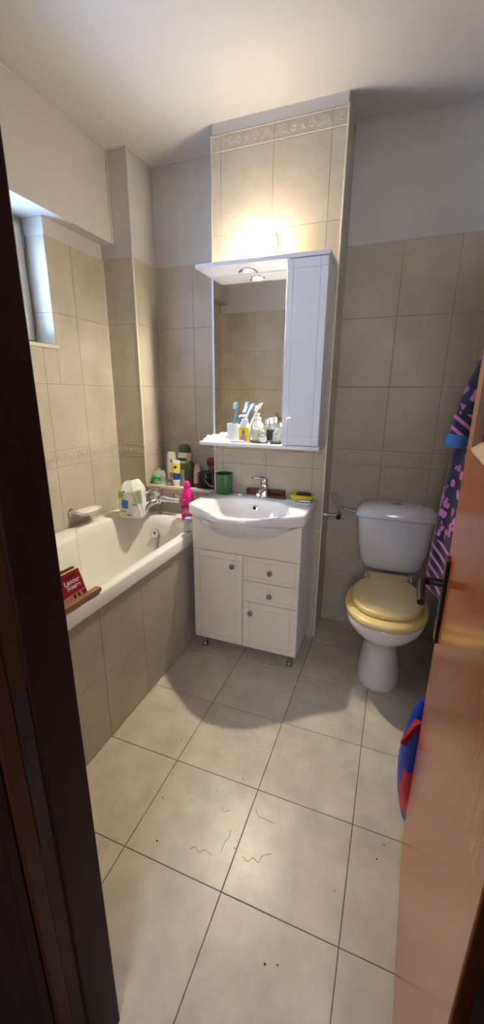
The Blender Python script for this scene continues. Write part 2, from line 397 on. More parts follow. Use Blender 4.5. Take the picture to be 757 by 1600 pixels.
# ------------------------------------------------------------------ door frame and door
fr = bpy.data.objects.new('trim_8', None); COL.objects.link(fr); fr.location = (DX0, -.38, 0); ORG['trim_8'] = Vector(fr.location); fr['kind'] = 'structure'
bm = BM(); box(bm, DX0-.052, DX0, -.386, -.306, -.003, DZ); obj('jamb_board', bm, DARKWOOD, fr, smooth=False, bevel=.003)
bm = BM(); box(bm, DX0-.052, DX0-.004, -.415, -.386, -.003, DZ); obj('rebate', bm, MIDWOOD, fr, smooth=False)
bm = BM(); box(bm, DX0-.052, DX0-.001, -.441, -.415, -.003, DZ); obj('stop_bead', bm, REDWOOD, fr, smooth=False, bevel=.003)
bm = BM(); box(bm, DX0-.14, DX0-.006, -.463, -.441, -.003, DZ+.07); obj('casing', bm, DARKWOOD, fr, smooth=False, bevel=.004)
bm = BM(); box(bm, DX0-.0045, DX0-.0028, -.411, -.389, .69, .975); p_ = obj('strike_plate', bm, mat('strike_metal', (.035, .03, .032), .5, metal=.6), fr, smooth=False, bevel=.001)
bm = BM(); box(bm, DX0-.003, DX0-.0022, -.408, -.393, .85, .90); obj('latch_hole', bm, BLACK, p_, smooth=False)
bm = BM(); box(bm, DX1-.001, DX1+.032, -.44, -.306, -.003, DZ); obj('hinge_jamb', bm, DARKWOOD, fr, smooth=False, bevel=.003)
bm = BM(); box(bm, 1.112, 1.30, -.475, -.443, -.003, DZ+.07); obj('hinge_casing', bm, mat('unlit_frame_wood', (.008, .004, .003), .9, spec=.05), fr, smooth=False, bevel=.004)  # near-black copy of the frame wood, its shade put into the colour
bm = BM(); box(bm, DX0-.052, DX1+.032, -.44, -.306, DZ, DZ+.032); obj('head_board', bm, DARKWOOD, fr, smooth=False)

dr = bpy.data.objects.new('door_1', None); COL.objects.link(dr); dr['kind'] = 'structure'
ORG['door_1'] = Vector((0, 0, 0))         # built at the origin: y along the leaf, x into its thickness
LW = .728
def dbox(name, mt, x0, x1, y0, y1, z0, z1, parent=dr, bev=.002):
    bm = BM(); box(bm, x0, x1, y0, y1, z0, z1); return obj(name, bm, mt, parent, smooth=False, bevel=bev)
dbox('lower_panel', DOORWOOD, 0, .04, 0, LW, .012, 1.262)
dbox('lock_stile', STILEWOOD, 0, .04, LW-.078, LW, 1.262, 2.03)
dbox('hinge_stile', STILEWOOD, 0, .04, 0, .085, 1.262, 2.03)
dbox('top_rail', STILEWOOD, 0, .04, .085, LW-.078, 1.93, 2.03)
dbox('inset_panel', PANELWOOD, .018, .026, .085, LW-.078, 1.262, 1.93)
bm = BM()
rings(bm, [[(.0, .085, 1.262), (.0, LW-.078, 1.262), (.018, LW-.078, 1.262), (.018, .085, 1.262)], [(.0, .085, 1.266), (.0, LW-.078, 1.266), (.018, LW-.078, 1.282), (.018, .085, 1.282)]])
obj('glazing_bead', bm, mat('pale_bead', (.62, .40, .20), .4), dr, smooth=False)  # lit top of the ledge put into a paler wood colour
# lever handle on its long plate
bm = BM(); box(bm, -.0085, 0, LW-.062, LW-.018, .775, 1.0)
hp = obj('handle_plate', bm, BLACKM, dr, smooth=False, bevel=.003)
bm = BM(); yy = LW-.045
tube(bm, [(-.004, yy, .935), (-.030, yy, .935), (-.046, yy-.002, .935), (-.055, yy-.012, .935), (-.057, yy-.03, .934), (-.057, yy-.075, .931), (-.056, yy-.115, .930)], [.010, .010, .010, .0095, .009, .009, .008], 12)
obj('lever', bm, BLACKM, dr)
bm = BM(); lathe(bm, (-.0085, yy, .85), [(.007, 0), (.007, .002)], (-1, 0, 0), 14); obj('keyhole', bm, BLACK, dr)
dr.location = (1.1143, -.402, 0); dr.rotation_euler = (0, 0, -math.atan(.05))

# ------------------------------------------------------------------ bathtub
tb = thing('bathtub', (-.3, .5, 0), 'long white enamel bathtub boxed in with beige tiles along the left wall', 'bathtub')
ZT = .66
outer = [(.030, YF+.004), (.030, YP-.004), (XL+.004, YP-.004), (XL+.004, YF+.004)]
inner = crom([(x, y, 0) for x, y in [(-.022, 1.0), (-.045, 1.13), (-.12, 1.24), (-.22, 1.292), (-.36, 1.30), (-.485, 1.235), (-.556, 1.09), (-.565, .96), (-.545, .86), (-.50, .77), (-.485, .6), (-.485, .05), (-.44, -.16), (-.30, -.235), (-.14, -.22), (-.045, -.10), (-.022, .1), (-.022, .6)]], 8, True)
C0 = Vector((-.265, .53, 0))
def to_outer(p):
    d = p-C0; ts = []
    if d.x > 1e-6: ts.append((.030-C0.x)/d.x)
    if d.x < -1e-6: ts.append((XL+.004-C0.x)/d.x)
    if d.y > 1e-6: ts.append((YP-.004-C0.y)/d.y)
    if d.y < -1e-6: ts.append((YF+.004-C0.y)/d.y)
    return C0+d*min(ts)
outr = [to_outer(p) for p in inner]
for cx, cy in outer:                                   # keep the four corners sharp
    k = min(range(len(outr)), key=lambda i: (outr[i]-Vector((cx, cy, 0))).length); outr[k] = Vector((cx, cy, 0))
def lvl(k, z, sx=None):
    return [Vector((C0.x+(p.x-C0.x)*k, C0.y+(p.y-C0.y)*(sx or k), z)) for p in inner]
def outl(dx, z): return [Vector((p.x-(dx if p.x > .02 else 0), p.y, z)) for p in outr]
bm = BM()
rings(bm, [outl(.012, .60), outl(0, .602), outl(0, ZT-.008), outl(.004, ZT-.002), outl(.010, ZT), lvl(1.02, ZT), lvl(1.0, ZT-.003), lvl(.975, ZT-.018), lvl(.955, ZT-.06), lvl(.93, .48, .94), lvl(.89, .36, .90), lvl(.82, .285, .86), lvl(.70, .255, .80), lvl(.3, .25, .4)], cap0=False, cap1=True)
obj('basin', bm, ENAMEL, tb, ang=50)
bm = BM()
tiled(bm, (.020, 0, 0), (0, 1, 0), (1, 0, 0), YF+.004, YP, [.004, .315, .598], js(.333, .268, YF, YP), ())
box(bm, .004, .019, YF+.004, YP-.02, .003, .598, 0)
obj('tiled_panel', bm, WM, tb, smooth=False, recalc=False)
bm = BM(); lathe(bm, (-.34, 1.2985-.028, .545), [(.036, .0), (.036, .006), (.030, .012), (.010, .014), (.0, .0141)], (0, -1, .12), 28)
lathe(bm, (-.34, 1.256, .545), [(.011, 0), (.011, .012), (.004, .014)], (0, -1, 0), 12)
obj('overflow_cover', bm, CHROME, tb)

# bath mixer on the ledge wall
fx = thing('bath_mixer', (-.30, 1.36, .745), 'chrome bath mixer tap with hanging hose on the ledge wall above the tub', 'tap')
bm = BM()
for x in (-.375, -.225): lathe(bm, (x, 1.366, .755), [(.030, 0), (.028, .008), (.014, .014), (.014, .035)], (0, -1, 0), 18)
tube(bm, [(-.385, 1.318, .755), (-.375, 1.318, .755), (-.35, 1.318, .755), (-.30, 1.318, .757), (-.25, 1.318, .755), (-.18, 1.318, .755)], [.012, .017, .024, .025, .017, .014], 16)
lathe(bm, (-.33, 1.312, .725), [(.018, 0), (.027, .012), (.030, .04), (.026, .058)], n=22)
obj('body', bm, CHROME, fx)
bm = BM(); tube(bm, crom([(-.335, 1.305, .742), (-.352, 1.275, .738), (-.368, 1.245, .720), (-.373, 1.235, .690)], 4), [.021]*6+[.019]*7, 14); obj('spout', bm, CHROME, fx)
bm = BM(); lathe(bm, (-.33, 1.312, .784), [(.027, 0), (.031, .010), (.030, .030), (.018, .040), (0, .042)], n=22)
tube(bm, [(-.325, 1.305, .812), (-.355, 1.272, .812), (-.385, 1.245, .79)], [.015, .013, .009], 12); obj('lever', bm, CHROME, fx)
bm = BM(); P_ = crom([(-.322, 1.318, .735), (-.320, 1.312, .69), (-.312, 1.30, .60), (-.300, 1.24, .50), (-.285, 1.20, .40), (-.265, 1.16, .33), (-.24, 1.09, .275), (-.27, .98, .268)], 10)
tube(bm, P_, [.0075 + (.0008 if i % 2 else 0) for i in range(len(P_))], 8); obj('hose', bm, mat('hose_metal', (.40, .33, .24), .35, metal=.8), fx)

# soap dish on left wall
sd = thing('soap_dish', (-.61, .96, .73), 'small white wall soap dish with chrome holder on the left wall over the tub', 'soap dish')
bm = BM(); lathe(bm, (XL+.002, .905, .745), [(.022, 0), (.022, .006), (.012, .010), (.010, .03)], (1, 0, 0), 18); tube(bm, [(-.607, .905, .745), (-.595, .92, .742), (-.585, .94, .738)], .006, 8); obj('holder', bm, CHROME, sd)
bm = BM()
def dish(bm, cx, cy, z, a, b, h, e=2.6, k=.72, th=.004, rot=0):
    rings(bm, [sell(cx, cy, z, a*k, b*k, e, rot=rot), sell(cx, cy, z+h*.4, a*.9, b*.9, e, rot=rot), sell(cx, cy, z+h, a, b, e, rot=rot), sell(cx, cy, z+h, a-th, b-th, e, rot=rot), sell(cx, cy, z+h*.45, (a-th)*.88, (b-th)*.88, e, rot=rot), sell(cx, cy, z+th, (a-th)*k, (b-th)*k, e, rot=rot)])
dish(bm, -.577, .985, .722, .046, .085, .024); obj('dish', bm, WPL, sd)
so = BM(); rings(so, [sell(-.577, .98, .7275, .026, .060, 2.6), sell(-.577, .98, .738, .034, .066, 2.6), sell(-.577, .98, .748, .030, .060, 2.6), sell(-.577, .98, .752, .018, .045, 2.6)])
tag(obj('soap_bar', so, mat('cream_soap', (.76, .72, .62), .4), at=(-.577, .98, .728)), 'pale cream bar of soap lying in the white wall dish', 'soap')

# ------------------------------------------------------------------ vanity unit
vx0, vx1, vy = .064, .634, 1.012
va = thing('vanity_cabinet', (.35, 1.2, 0), 'cream fronted bathroom vanity cabinet with steel knobs under the washbasin', 'cabinet')
bm = BM(); box(bm, vx0, vx0+.016, vy+.018, YP-.004, .075, .78); box(bm, vx1-.016, vx1, vy+.018, YP-.004, .075, .78)
box(bm, vx0+.016, vx1-.016, vy+.020, YP-.004, .075, .091); box(bm, vx0+.016, vx1-.016, YP-.012, YP-.004, .091, .78); box(bm, .333, .349, vy+.020, YP-.02, .091, .66)
obj('body', bm, WHITE, va, smooth=False, bevel=.0015)
def front(name, x0, x1, z0, z1, mt=CREAM, y=vy, parent=va, edge=.035, groove=True, t=.018, cuts=None):
    bm = BM(); box(bm, x0, x1, y+.003, y+t, z0, z1)
    if cuts: xs, zs = cuts
    elif groove: xs = [x0, x0+edge, x1-edge, x1]; zs = [z0, z0+edge, z1-edge, z1]
    else: xs = [x0, x1]; zs = [z0, z1]
    g = .0008
    for a, b in zip(xs, xs[1:]):
        for c, d in zip(zs, zs[1:]):
            a2 = a if a == x0 else a+g; b2 = b if b == x1 else b-g; c2 = c if c == z0 else c+g; d2 = d if d == z1 else d-g
            rings(bm, [[(a2, y+.003, c2), (b2, y+.003, c2), (b2, y+.003, d2), (a2, y+.003, d2)], [(a2, y+.0012, c2), (b2, y+.0012, c2), (b2, y+.0012, d2), (a2, y+.0012, d2)], [(a2+.0012, y, c2+.0012), (b2-.0012, y, c2+.0012), (b2-.0012, y, d2-.0012), (a2+.0012, y, d2-.0012)]], cap0=False)
    return obj(name, bm, mt, parent, smooth=False, recalc=True)
def knob(parent, x, z, mt=STEEL, y=vy, s=1):
    bm = BM(); lathe(bm, (x, y, z), [(.006*s, 0), (.005*s, .008*s), (.010*s, .014*s), (.014*s, .019*s), (.0135*s, .024*s), (.009*s, .028*s), (0, .0285*s)], (0, -1, 0), 20); return obj('knob', bm, mt, parent)
g = .0015
# fascia cut to the curve of the bowl
bm = BM(); N = 40
for yy0, yy1 in ((vy, vy+.018),):
    top = [(x_, .783-.066*max(0, 1-((x_-.34)/.285)**2)) for x_ in [vx0+(vx1-vx0)*i/N for i in range(N+1)]]
    for (xa, za), (xb, zb) in zip(top, top[1:]):
        rings(bm, [[(xa, yy0, .602), (xb, yy0, .602), (xb, yy0, zb), (xa, yy0, za)], [(xa, yy1, .602), (xb, yy1, .602), (xb, yy1, zb), (xa, yy1, za)]])
obj('fascia', bm, CREAM, va, smooth=False)
d1 = front('door', vx0, .3435-g, .077, .598); knob(d1, .290, .535)
d2 = front('drawer', .3435+g, vx1, .467, .598, edge=.022); knob(d2, .490, .532)
d3 = front('drawer', .3435+g, vx1, .349, .464, edge=.022); knob(d3, .490, .406)
d4 = front('door', .3435+g, vx1, .077, .346); knob(d4, .392, .292)
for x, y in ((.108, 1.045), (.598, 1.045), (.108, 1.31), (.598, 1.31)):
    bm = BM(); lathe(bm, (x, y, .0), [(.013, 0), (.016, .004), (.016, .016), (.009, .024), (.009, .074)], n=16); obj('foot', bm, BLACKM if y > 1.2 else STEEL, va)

# washbasin
wb = thing('washbasin', (.34, 1.2, .8), 'white ceramic washbasin with bowed front on the cream vanity', 'washbasin')
ZB = .838
bx0, bx1 = .034, .643
fc = crom([(bx0, 1.035, 0), (.075, .995, 0), (.13, .962, 0), (.19, .915, 0), (.26, .865, 0), (.34, .845, 0), (.42, .865, 0), (.49, .915, 0), (.55, .962, 0), (.60, .992, 0), (bx1, 1.028, 0)], 6)
outl_ = fc+[Vector((bx1, YP-.14, 0)), Vector((bx1, YP-.003, 0)), Vector((.52, YP-.003, 0)), Vector((.40, YP-.003, 0)), Vector((.28, YP-.003, 0)), Vector((.15, YP-.003, 0)), Vector((bx0, YP-.003, 0)), Vector((bx0, YP-.14, 0))]
BC = Vector((.34, 1.065, 0))
def bowl_r(p, k=1, kb=1):                           # inner bowl edge in the direction of p
    d = p-BC; t = math.atan2(d.y, d.x); a, b = .225*k, (.175 if sin(t) < 0 else .165)*k
    e = 2.3; r = (abs(cos(t)/a)**e+abs(sin(t)/b)**e)**(-1/e)
    return BC+Vector((cos(t), sin(t), 0))*r
def mixr(k, z): return [Vector((*(BC.lerp(p, k)).xy, z)) for p in outl_]
def ring_b(k, z): return [Vector((*bowl_r(p, k).xy, z)) for p in outl_]
def inset(d, z):
    out = []
    for p in outl_:
        q = p.copy(); v = (BC-p); v.normalize(); q += v*d; out.append(Vector((q.x, q.y, z)))
    return out
def under(k, z):                                    # lower body: blend from outline towards the bowl
    return [Vector((*(bowl_r(p, 1.12)).lerp(p, k).xy, z)) for p in outl_]
lipz = lambda p: ZB-.052+.030*max(0, 1-abs(p.x-.34)/.25)*(1 if p.y < 1.02 else 0)
bm = BM()
lip = [Vector((p.x, p.y, lipz(p))) for p in outl_]
lip2 = [Vector((*(p+(BC-p).normalized()*.010).xy, lipz(p)-.006)) for p in outl_]
rings(bm, [ring_b(.2, .698), ring_b(.5, .702), ring_b(.78, .720), ring_b(.99, .750), [Vector((p.x, p.y, min(.800, lipz(Vector((outl_[i].x, outl_[i].y, 0)))-.004))) for i, p in enumerate(under(.45, .79))], lip2, lip, [Vector((p.x, p.y, ZB-.012)) for p in outl_], inset(.003, ZB-.004), inset(.010, ZB), [Vector((*(bowl_r(p, 1.035)).xy, ZB-.0005)) for p in outl_], ring_b(1.01, ZB-.003), ring_b(.99, ZB-.010), ring_b(.955, ZB-.028), ring_b(.86, ZB-.07), ring_b(.66, ZB-.105), ring_b(.35, ZB-.12), ring_b(.08, ZB-.123)])
obj('bowl', bm, CERAMIC, wb, ang=60)
bm = BM(); oc = Vector((.335, 1.2105, .792)); ax = Vector((0, -1, .25)); lathe(bm, oc, [(.0145, 0), (.0145, .004), (.0095, .0055), (.0085, .0035)], ax, 20, cap1=False); ov = obj('overflow_ring', bm, CHROME, wb)
bm = BM(); lathe(bm, oc, [(.009, .0015), (.009, .0042)], ax, 16); obj('overflow_hole', bm, BLACK, ov)
bm = BM(); lathe(bm, (.34, 1.065, ZB-.124), [(.024, 0), (.024, .004), (.018, .006), (0, .005)], n=20); obj('drain', bm, CHROME, wb)

# basin mixer
mt = thing('basin_mixer', (.362, 1.285, ZB), 'chrome single lever mixer tap standing on the washbasin', 'tap')
bm = BM(); cx, cy = .362, 1.285
lathe(bm, (cx, cy, ZB-.001), [(.027, 0), (.026, .005), (.021, .010), (.0205, .05), (.022, .07), (.021, .085)], n=22)
tube(bm, [(cx, cy, ZB+.045), (cx, cy-.04, ZB+.052), (cx, cy-.085, ZB+.045), (cx, cy-.105, ZB+.035)], [.016, .014, .012, .011], 14); obj('body', bm, CHROME, mt)
bm = BM(); lathe(bm, (cx, cy, ZB+.086), [(.021, 0), (.022, .010), (.016, .022), (0, .025)], n=20)
tube(bm, [(cx-.002, cy-.002, ZB+.105), (cx-.03, cy-.03, ZB+.113), (cx-.052, cy-.05, ZB+.112)], [.009, .008, .006], 10); obj('lever', bm, CHROME, mt)

# ------------------------------------------------------------------ mirror cabinet
Y0c, YM = 1.19, 1.330
mc = thing('mirror_cabinet', (.35, 1.27, 1.115), 'white mirror cabinet with cornice, shelf and one narrow door on the tiled pillar', 'mirror cabinet')
bm = BM(); box(bm, .040, .656, YM+.004, YP-.002, 1.118, 1.945); obj('back_board', bm, WHITE, mc, smooth=False)
bm = BM(); box(bm, .053, .4745, YM-.001, YM+.004, 1.140, 1.934); mi_ = obj('mirror', bm, MIRROR, mc, smooth=False)
bm = BM(); box(bm, .030, .662, Y0c-.018, YP-.002, 1.936, 1.954); obj('cornice', bm, WHITE, mc, smooth=False, bevel=.003)
bm = BM(); box(bm, .030, .662, Y0c-.015, YP-.002, 1.117, 1.135); obj('shelf', bm, WHITE, mc, smooth=False, bevel=.003)
bm = BM(); box(bm, .476, .656, Y0c+.002, YM+.003, 1.1352, 1.9358); obj('cupboard_body', bm, WHITE, mc, smooth=False, bevel=.001)
cdoor = front('door', .4765, .6555, 1.140, 1.932, WHITE, y=Y0c-.016, parent=mc, cuts=([.4765, .506, .625, .6555], [1.140, 1.185, 1.895, 1.932]), t=.017)
knob(cdoor, .516, 1.258, mat('white_knob', (.8, .78, .74), .25), y=Y0c-.016, s=1.05)

# lamp on the cornice
lm = thing('cornice_lamp', (.30, 1.26, 1.954), 'lit opal globe lamp with brass bow on top of the mirror cabinet cornice', 'lamp')
OPAL = mat('lit_opal_glass', (1, .9, .75), .4, emit=(1.0, .82, .55), es=LAMP_GLOBE)
HOT = mat('lit_lamp_face', (1, .95, .85), .4, emit=(1.0, .875, .68), es=LAMP_SPOT)
bm = BM(); LC = Vector((.305, 1.250, 2.012)); lathe(bm, LC, [(.045*sin(pi*i/14), -.045*cos(pi*i/14)) for i in range(15)], n=28, cap0=False, cap1=False); obj('globe', bm, OPAL, lm)
bm = BM(); lathe(bm, (.305, 1.262, 1.9545), [(.034, 0), (.034, .006), (.022, .012), (.020, .016)], n=24); obj('base', bm, CHROME, lm)
bm = BM(); tube(bm, [(.312+.095*cos(t), 1.262, 2.02+.095*sin(t)) for t in [rad(a) for a in range(-42, 32, 6)]], .0032, 8); tube(bm, [(.312+.095*cos(rad(-42)), 1.262, 2.02+.095*sin(rad(-42))), (.375, 1.262, 1.956)], .003, 8); obj('bow', bm, BRASS, lm)
bm = BM(); lathe(bm, (.264, 1.262, 1.9358), [(.033, 0), (.033, .004), (.024, .008), (.021, .003)], (0, 0, -1), 26, cap1=False)
for s in (-1, 1):
    u_ = Vector((cos(.3)*s, sin(.3)*s, 0)); tube(bm, [Vector((.264, 1.262, 1.935))+u_*.030, Vector((.264, 1.262, 1.928))+u_*.038, Vector((.264, 1.262, 1.923))+u_*.046], [.006, .006, .003], 8)
obj('downlight_ring', bm, CHROME, lm)
bm = BM(); lathe(bm, (.264, 1.262, 1.9357), [(.020, 0), (.020, .005), (.014, .009), (0, .011)], (0, 0, -1), 20); obj('downlight_bulb', bm, HOT, lm)

# ------------------------------------------------------------------ toilet
tl = thing('toilet', (1.04, 1.15, 0), 'white close coupled toilet with yellowed seat and lid against the back wall', 'toilet')
tc_ = 1.037
def egg(cy, z, a, bf, bb, n=40, e=2.2):             # front half-length bf, back half-length bb
    out = []
    for i in range(n):
        t = 2*pi*i/n; c, s = cos(t), sin(t); b = bb if s > 0 else bf
        out.append(Vector((tc_+a*math.copysign(abs(c)**(2/e), c), cy+b*math.copysign(abs(s)**(2/e), s), z)))
    return out
bm = BM()
rings(bm, [egg(1.17, .0, .104, .160, .15), egg(1.17, .012, .106, .163, .15), egg(1.175, .05, .100, .155, .16), egg(1.18, .12, .090, .135, .18), egg(1.18, .19, .084, .13, .20), egg(1.17, .235, .092, .145, .21), egg(1.15, .28, .118, .18, .24), egg(1.13, .32, .150, .212, .27), egg(1.12, .355, .172, .225, .28, e=2.3), egg(1.12, .385, .178, .230, .30, e=2.4), egg(1.12, .395, .172, .224, .30, e=2.4)])
box(bm, tc_-.12, tc_+.12, 1.36, 1.57, .33, .44)
obj('pan', bm, CERAMIC2, tl, ang=50)
def seat_out(k, z, dy=0):
    base = crom([(0, -.245, 0), (.095, -.222, 0), (.165, -.135, 0), (.190, -.02, 0), (.178, .09, 0), (.135, .18, 0), (.095, .24, 0), (.06, .262, 0), (0, .265, 0), (-.06, .262, 0), (-.095, .24, 0), (-.135, .18, 0), (-.178, .09, 0), (-.190, -.02, 0), (-.165, -.135, 0), (-.095, -.222, 0)], 5, True)
    return [Vector((tc_+p.x*k, 1.13+dy+p.y*k, z)) for p in base]
bm = BM(); rings(bm, [seat_out(.93, .396), seat_out(.985, .402), seat_out(1.0, .414), seat_out(.985, .426), seat_out(.94, .432), seat_out(.70, .434)]); obj('seat', bm, SEAT, tl, ang=60)
def lid_out(k, z):
    base = crom([(0, -.205, 0), (.08, -.188, 0), (.140, -.12, 0), (.163, -.02, 0), (.156, .08, 0), (.120, .155, 0), (.098, .185, 0), (.103, .215, 0), (.103, .255, 0), (.05, .26, 0), (-.05, .26, 0), (-.103, .255, 0), (-.103, .215, 0), (-.098, .185, 0), (-.120, .155, 0), (-.156, .08, 0), (-.163, -.02, 0), (-.140, -.12, 0), (-.08, -.188, 0)], 5, True)
    return [Vector((tc_+p.x*k, 1.135+p.y*k, z)) for p in base]
bm = BM(); rings(bm, [lid_out(.97, .435), lid_out(1.0, .440), lid_out(1.0, .452), lid_out(.975, .459), lid_out(.9, .462), lid_out(.6, .465), lid_out(.2, .467)]); obj('lid', bm, SEAT2, tl, ang=60)
# cistern
bm = BM(); yc = 1.485
rings(bm, [sell(1.042, yc, .462, .125, .070, 4), sell(1.042, yc, .470, .142, .080, 4), sell(1.042, yc, .50, .160, .086, 4.5), sell(1.042, yc, .60, .180, .092, 5), sell(1.042, yc, .752, .196, .095, 5)]); ci = obj('cistern', bm, CERAMIC2, tl, ang=60)
bm = BM()
rings(bm, [sell(1.042, yc, .753, .196, .095, 5), sell(1.042, yc-.002, .757, .207, .100, 5), sell(1.042, yc-.002, .772, .206, .100, 4.5), sell(1.042, yc, .795, .196, .094, 3.6), sell(1.042, yc, .812, .172, .082, 3), sell(1.042, yc, .821, .12, .06, 2.6), sell(1.042, yc, .824, .05, .03, 2)])
obj('cistern_lid', bm, CERAMIC2, tl, ang=60)
bm = BM(); lathe(bm, (1.042, yc-.012, .8225), [(.023, 0), (.023, .005), (.016, .007), (0, .006)], n=22); obj('flush_button', bm, STEEL, tl)
# water supply
sp = thing('water_supply_valve', (.70, 1.56, .70), 'chrome angle valve with looped hose between pillar and toilet cistern', 'valve')
bm = BM(); lathe(bm, (PX1+.001, 1.50, .715), [(.020, 0), (.020, .004), (.009, .007), (.009, .075)], (1, 0, 0), 14); lathe(bm, (.742, 1.50, .700), [(.013, 0), (.013, .03)], n=12); obj('valve', bm, CHROME, sp)
bm = BM(); lathe(bm, (.742, 1.485, .715), [(.008, 0), (.014, .006), (.014, .018)], (0, -1, 0), 12); obj('valve_handle', bm, BLACKM, sp)
bm = BM(); tube(bm, crom([(.742, 1.50, .730), (.735, 1.498, .755), (.705, 1.492, .80), (.695, 1.49, .835), (.708, 1.49, .848), (.728, 1.49, .825), (.745, 1.49, .785), (.765, 1.49, .765), (.80, 1.49, .757), (.847, 1.49, .748)], 6), .0045, 8)
lathe(bm, (.815, 1.49, .754), [(.009, 0), (.009, .03)], (1, 0, -.2), 8); obj('hose', bm, CHROME, sp)

# ------------------------------------------------------------------ things on the washbasin
GREEN = mat('green_enamel', (.035, .13, .045), .18, coat=.4)
def one(name, bm, mt, at, label, cat, group=None, **k):
    return tag(obj(name, bm, mt, at=at, **k), label, cat, group)
cu = thing('enamel_mug', (.122, 1.292, ZB), 'dark green enamel mug with black rim on the left back corner of the washbasin', 'mug')
bm = BM(); c = (.122, 1.292, ZB); lathe(bm, c, [(.044, 0), (.047, .004), (.047, .108), (.0485, .112), (.0455, .112), (.0450, .006), (0, .005)], n=32); obj('body', bm, [GREEN], cu, ang=50)
bm = BM(); tube(bm, [(c[0]+.0475*cos(a), c[1]+.0475*sin(a), ZB+.112) for a in [2*pi*i/32 for i in range(33)]], .0024, 8); obj('rim', bm, BLACK, cu)
bm = BM(); hx, hy = cos(rad(-75)), sin(rad(-75)); tube(bm, crom([(c[0]+hx*r, c[1]+hy*r, ZB+h) for r, h in ((.047, .092), (.066, .090), (.072, .068), (.064, .042), (.047, .034))], 5), .004, 8); obj('handle', bm, GREEN, cu)
bm = BM(); lathe(bm, (.228, 1.268, ZB), [(.011, 0), (.012, .004), (.010, .010), (0, .012)], n=14); one('bottle_cap', bm, WPL, (.228, 1.268, ZB), 'tiny white cap lying between green mug and basin tap', 'cap')
bm = BM(); rings(bm, [sell(.355, 1.333, ZB, .108, .013, 5), sell(.355, 1.333, ZB+.004, .112, .015, 5), sell(.355, 1.333, ZB+.030, .112, .015, 5), sell(.355, 1.333, ZB+.034, .106, .012, 5)])
hb = one('hair_brush', bm, wood('red_wood_brush', (.10, .016, .008), (.17, .035, .015), .3, axis=0), (.355, 1.333, ZB), 'reddish brown wooden brush block lying behind the basin tap', 'brush')
bm = BM(); rings(bm, [sell(.432, 1.296, ZB, .052, .010, 5), sell(.432, 1.296, ZB+.008, .052, .010, 5)])
for i in range(22): box(bm, .384+i*.0045, .3862+i*.0045, 1.272, 1.287, ZB+.002, ZB+.006)
one('comb', bm, mat('grey_comb', (.16, .14, .12), .4), (.432, 1.296, ZB), 'grey toothed comb lying to the right of the basin tap', 'comb')
YEL = mat('yellow_plastic', (.80, .60, .015), .35)
yd = thing('yellow_soap_dish', (.565, 1.313, ZB), 'yellow plastic soap dish on the right back corner of the washbasin', 'soap dish')
bm = BM(); dish(bm, .563, 1.308, ZB, .064, .036, .030, 3.2); obj('dish', bm, YEL, yd)
bm = BM(); rings(bm, [sell(.573, 1.310, ZB+.012, .036, .020, 3.5), sell(.573, 1.310, ZB+.026, .041, .024, 3.5), sell(.573, 1.310, ZB+.034, .041, .024, 3.5), sell(.573, 1.310, ZB+.038, .034, .018, 3.5)])
one('brown_soap', bm, mat('brown_soap', (.10, .035, .018), .6, var=.5, vscale=60), (.573, 1.31, ZB+.012), 'dark brown bar of soap resting in the yellow dish', 'soap')
wd = thing('oval_dish', (.592, 1.235, ZB), 'small white oval dish with black rim in front of the yellow soap dish', 'dish')
bm = BM(); dish(bm, .592, 1.225, ZB, .042, .024, .014, 2.2); obj('dish', bm, WPL, wd)
bm = BM(); tube(bm, sell(.592, 1.225, ZB+.014, .042, .024, 2.2)+[sell(.592, 1.225, ZB+.014, .042, .024, 2.2)[0]], .0022, 6); obj('rim', bm, BLACK, wd)

# ------------------------------------------------------------------ things on the mirror shelf
ZS = 1.1352; YS = 1.245
tu = thing('toothbrush_cup', (.192, YS, ZS), 'white plastic tumbler holding three toothbrushes on the mirror shelf', 'cup')
bm = BM(); lathe(bm, (.192, YS+.01, ZS), [(.029, 0), (.030, .002), (.034, .092), (.0325, .092), (.028, .004), (0, .003)], n=26); obj('body', bm, mat('milky_plastic', (.75, .79, .80), .3), tu)
def toothbrush(p0, p1, col, bris, label, face):
    t = thing('toothbrush', p0, label, 'toothbrush', 'toothbrushes in the white tumbler'); p0 = Vector(p0); p1 = Vector(p1); d = (p1-p0)
    bm = BM(); tube(bm, [p0, p0+d*.3, p0+d*.55, p0+d*.75, p0+d*.82, p0+d*.95, p1], [.004, .0055, .0065, .004, .0045, .0065, .004], 8); obj('handle', bm, col, t)
    bm = BM(); f = Vector(face).normalized(); s = d.normalized().cross(f)
    a = p0+d*.83; b = p1-d*.01
    rings(bm, [[a+s*.0055+f*.003, a-s*.0055+f*.003, b-s*.0055+f*.003, b+s*.0055+f*.003], [a+s*.006+f*.017, a-s*.006+f*.017, b-s*.006+f*.017, b+s*.006+f*.017]]); obj('bristles', bm, bris, t, smooth=False, bevel=.001)
TEAL = mat('teal_plastic', (.06, .50, .58), .3); BLU = mat('blue_handle', (.06, .16, .42), .3); BRW = mat('white_bristles', (.8, .82, .84), .7)
toothbrush((.183, YS+.005, ZS+.006), (.218, YS, ZS+.198), TEAL, BRW, 'teal toothbrush standing upright, leftmost in the white tumbler', (-1, -.2, 0))
toothbrush((.186, YS+.012, ZS+.006), (.258, YS+.010, ZS+.178), BLU, BRW, 'blue handled toothbrush leaning right in the tumbler, the middle one', (.9, -.6, .2))
toothbrush((.205, YS+.018, ZS+.006), (.292, YS+.018, ZS+.190), WPL, BRW, 'white toothbrush leaning furthest right in the tumbler', (.8, -.5, .4))
YLAB = mat('yellow_label', (.92, .74, .03), .4)
pb = thing('pump_bottle', (.268, 1.225, ZS), 'small soap pump bottle with yellow picture label beside the toothbrush tumbler', 'soap bottle')
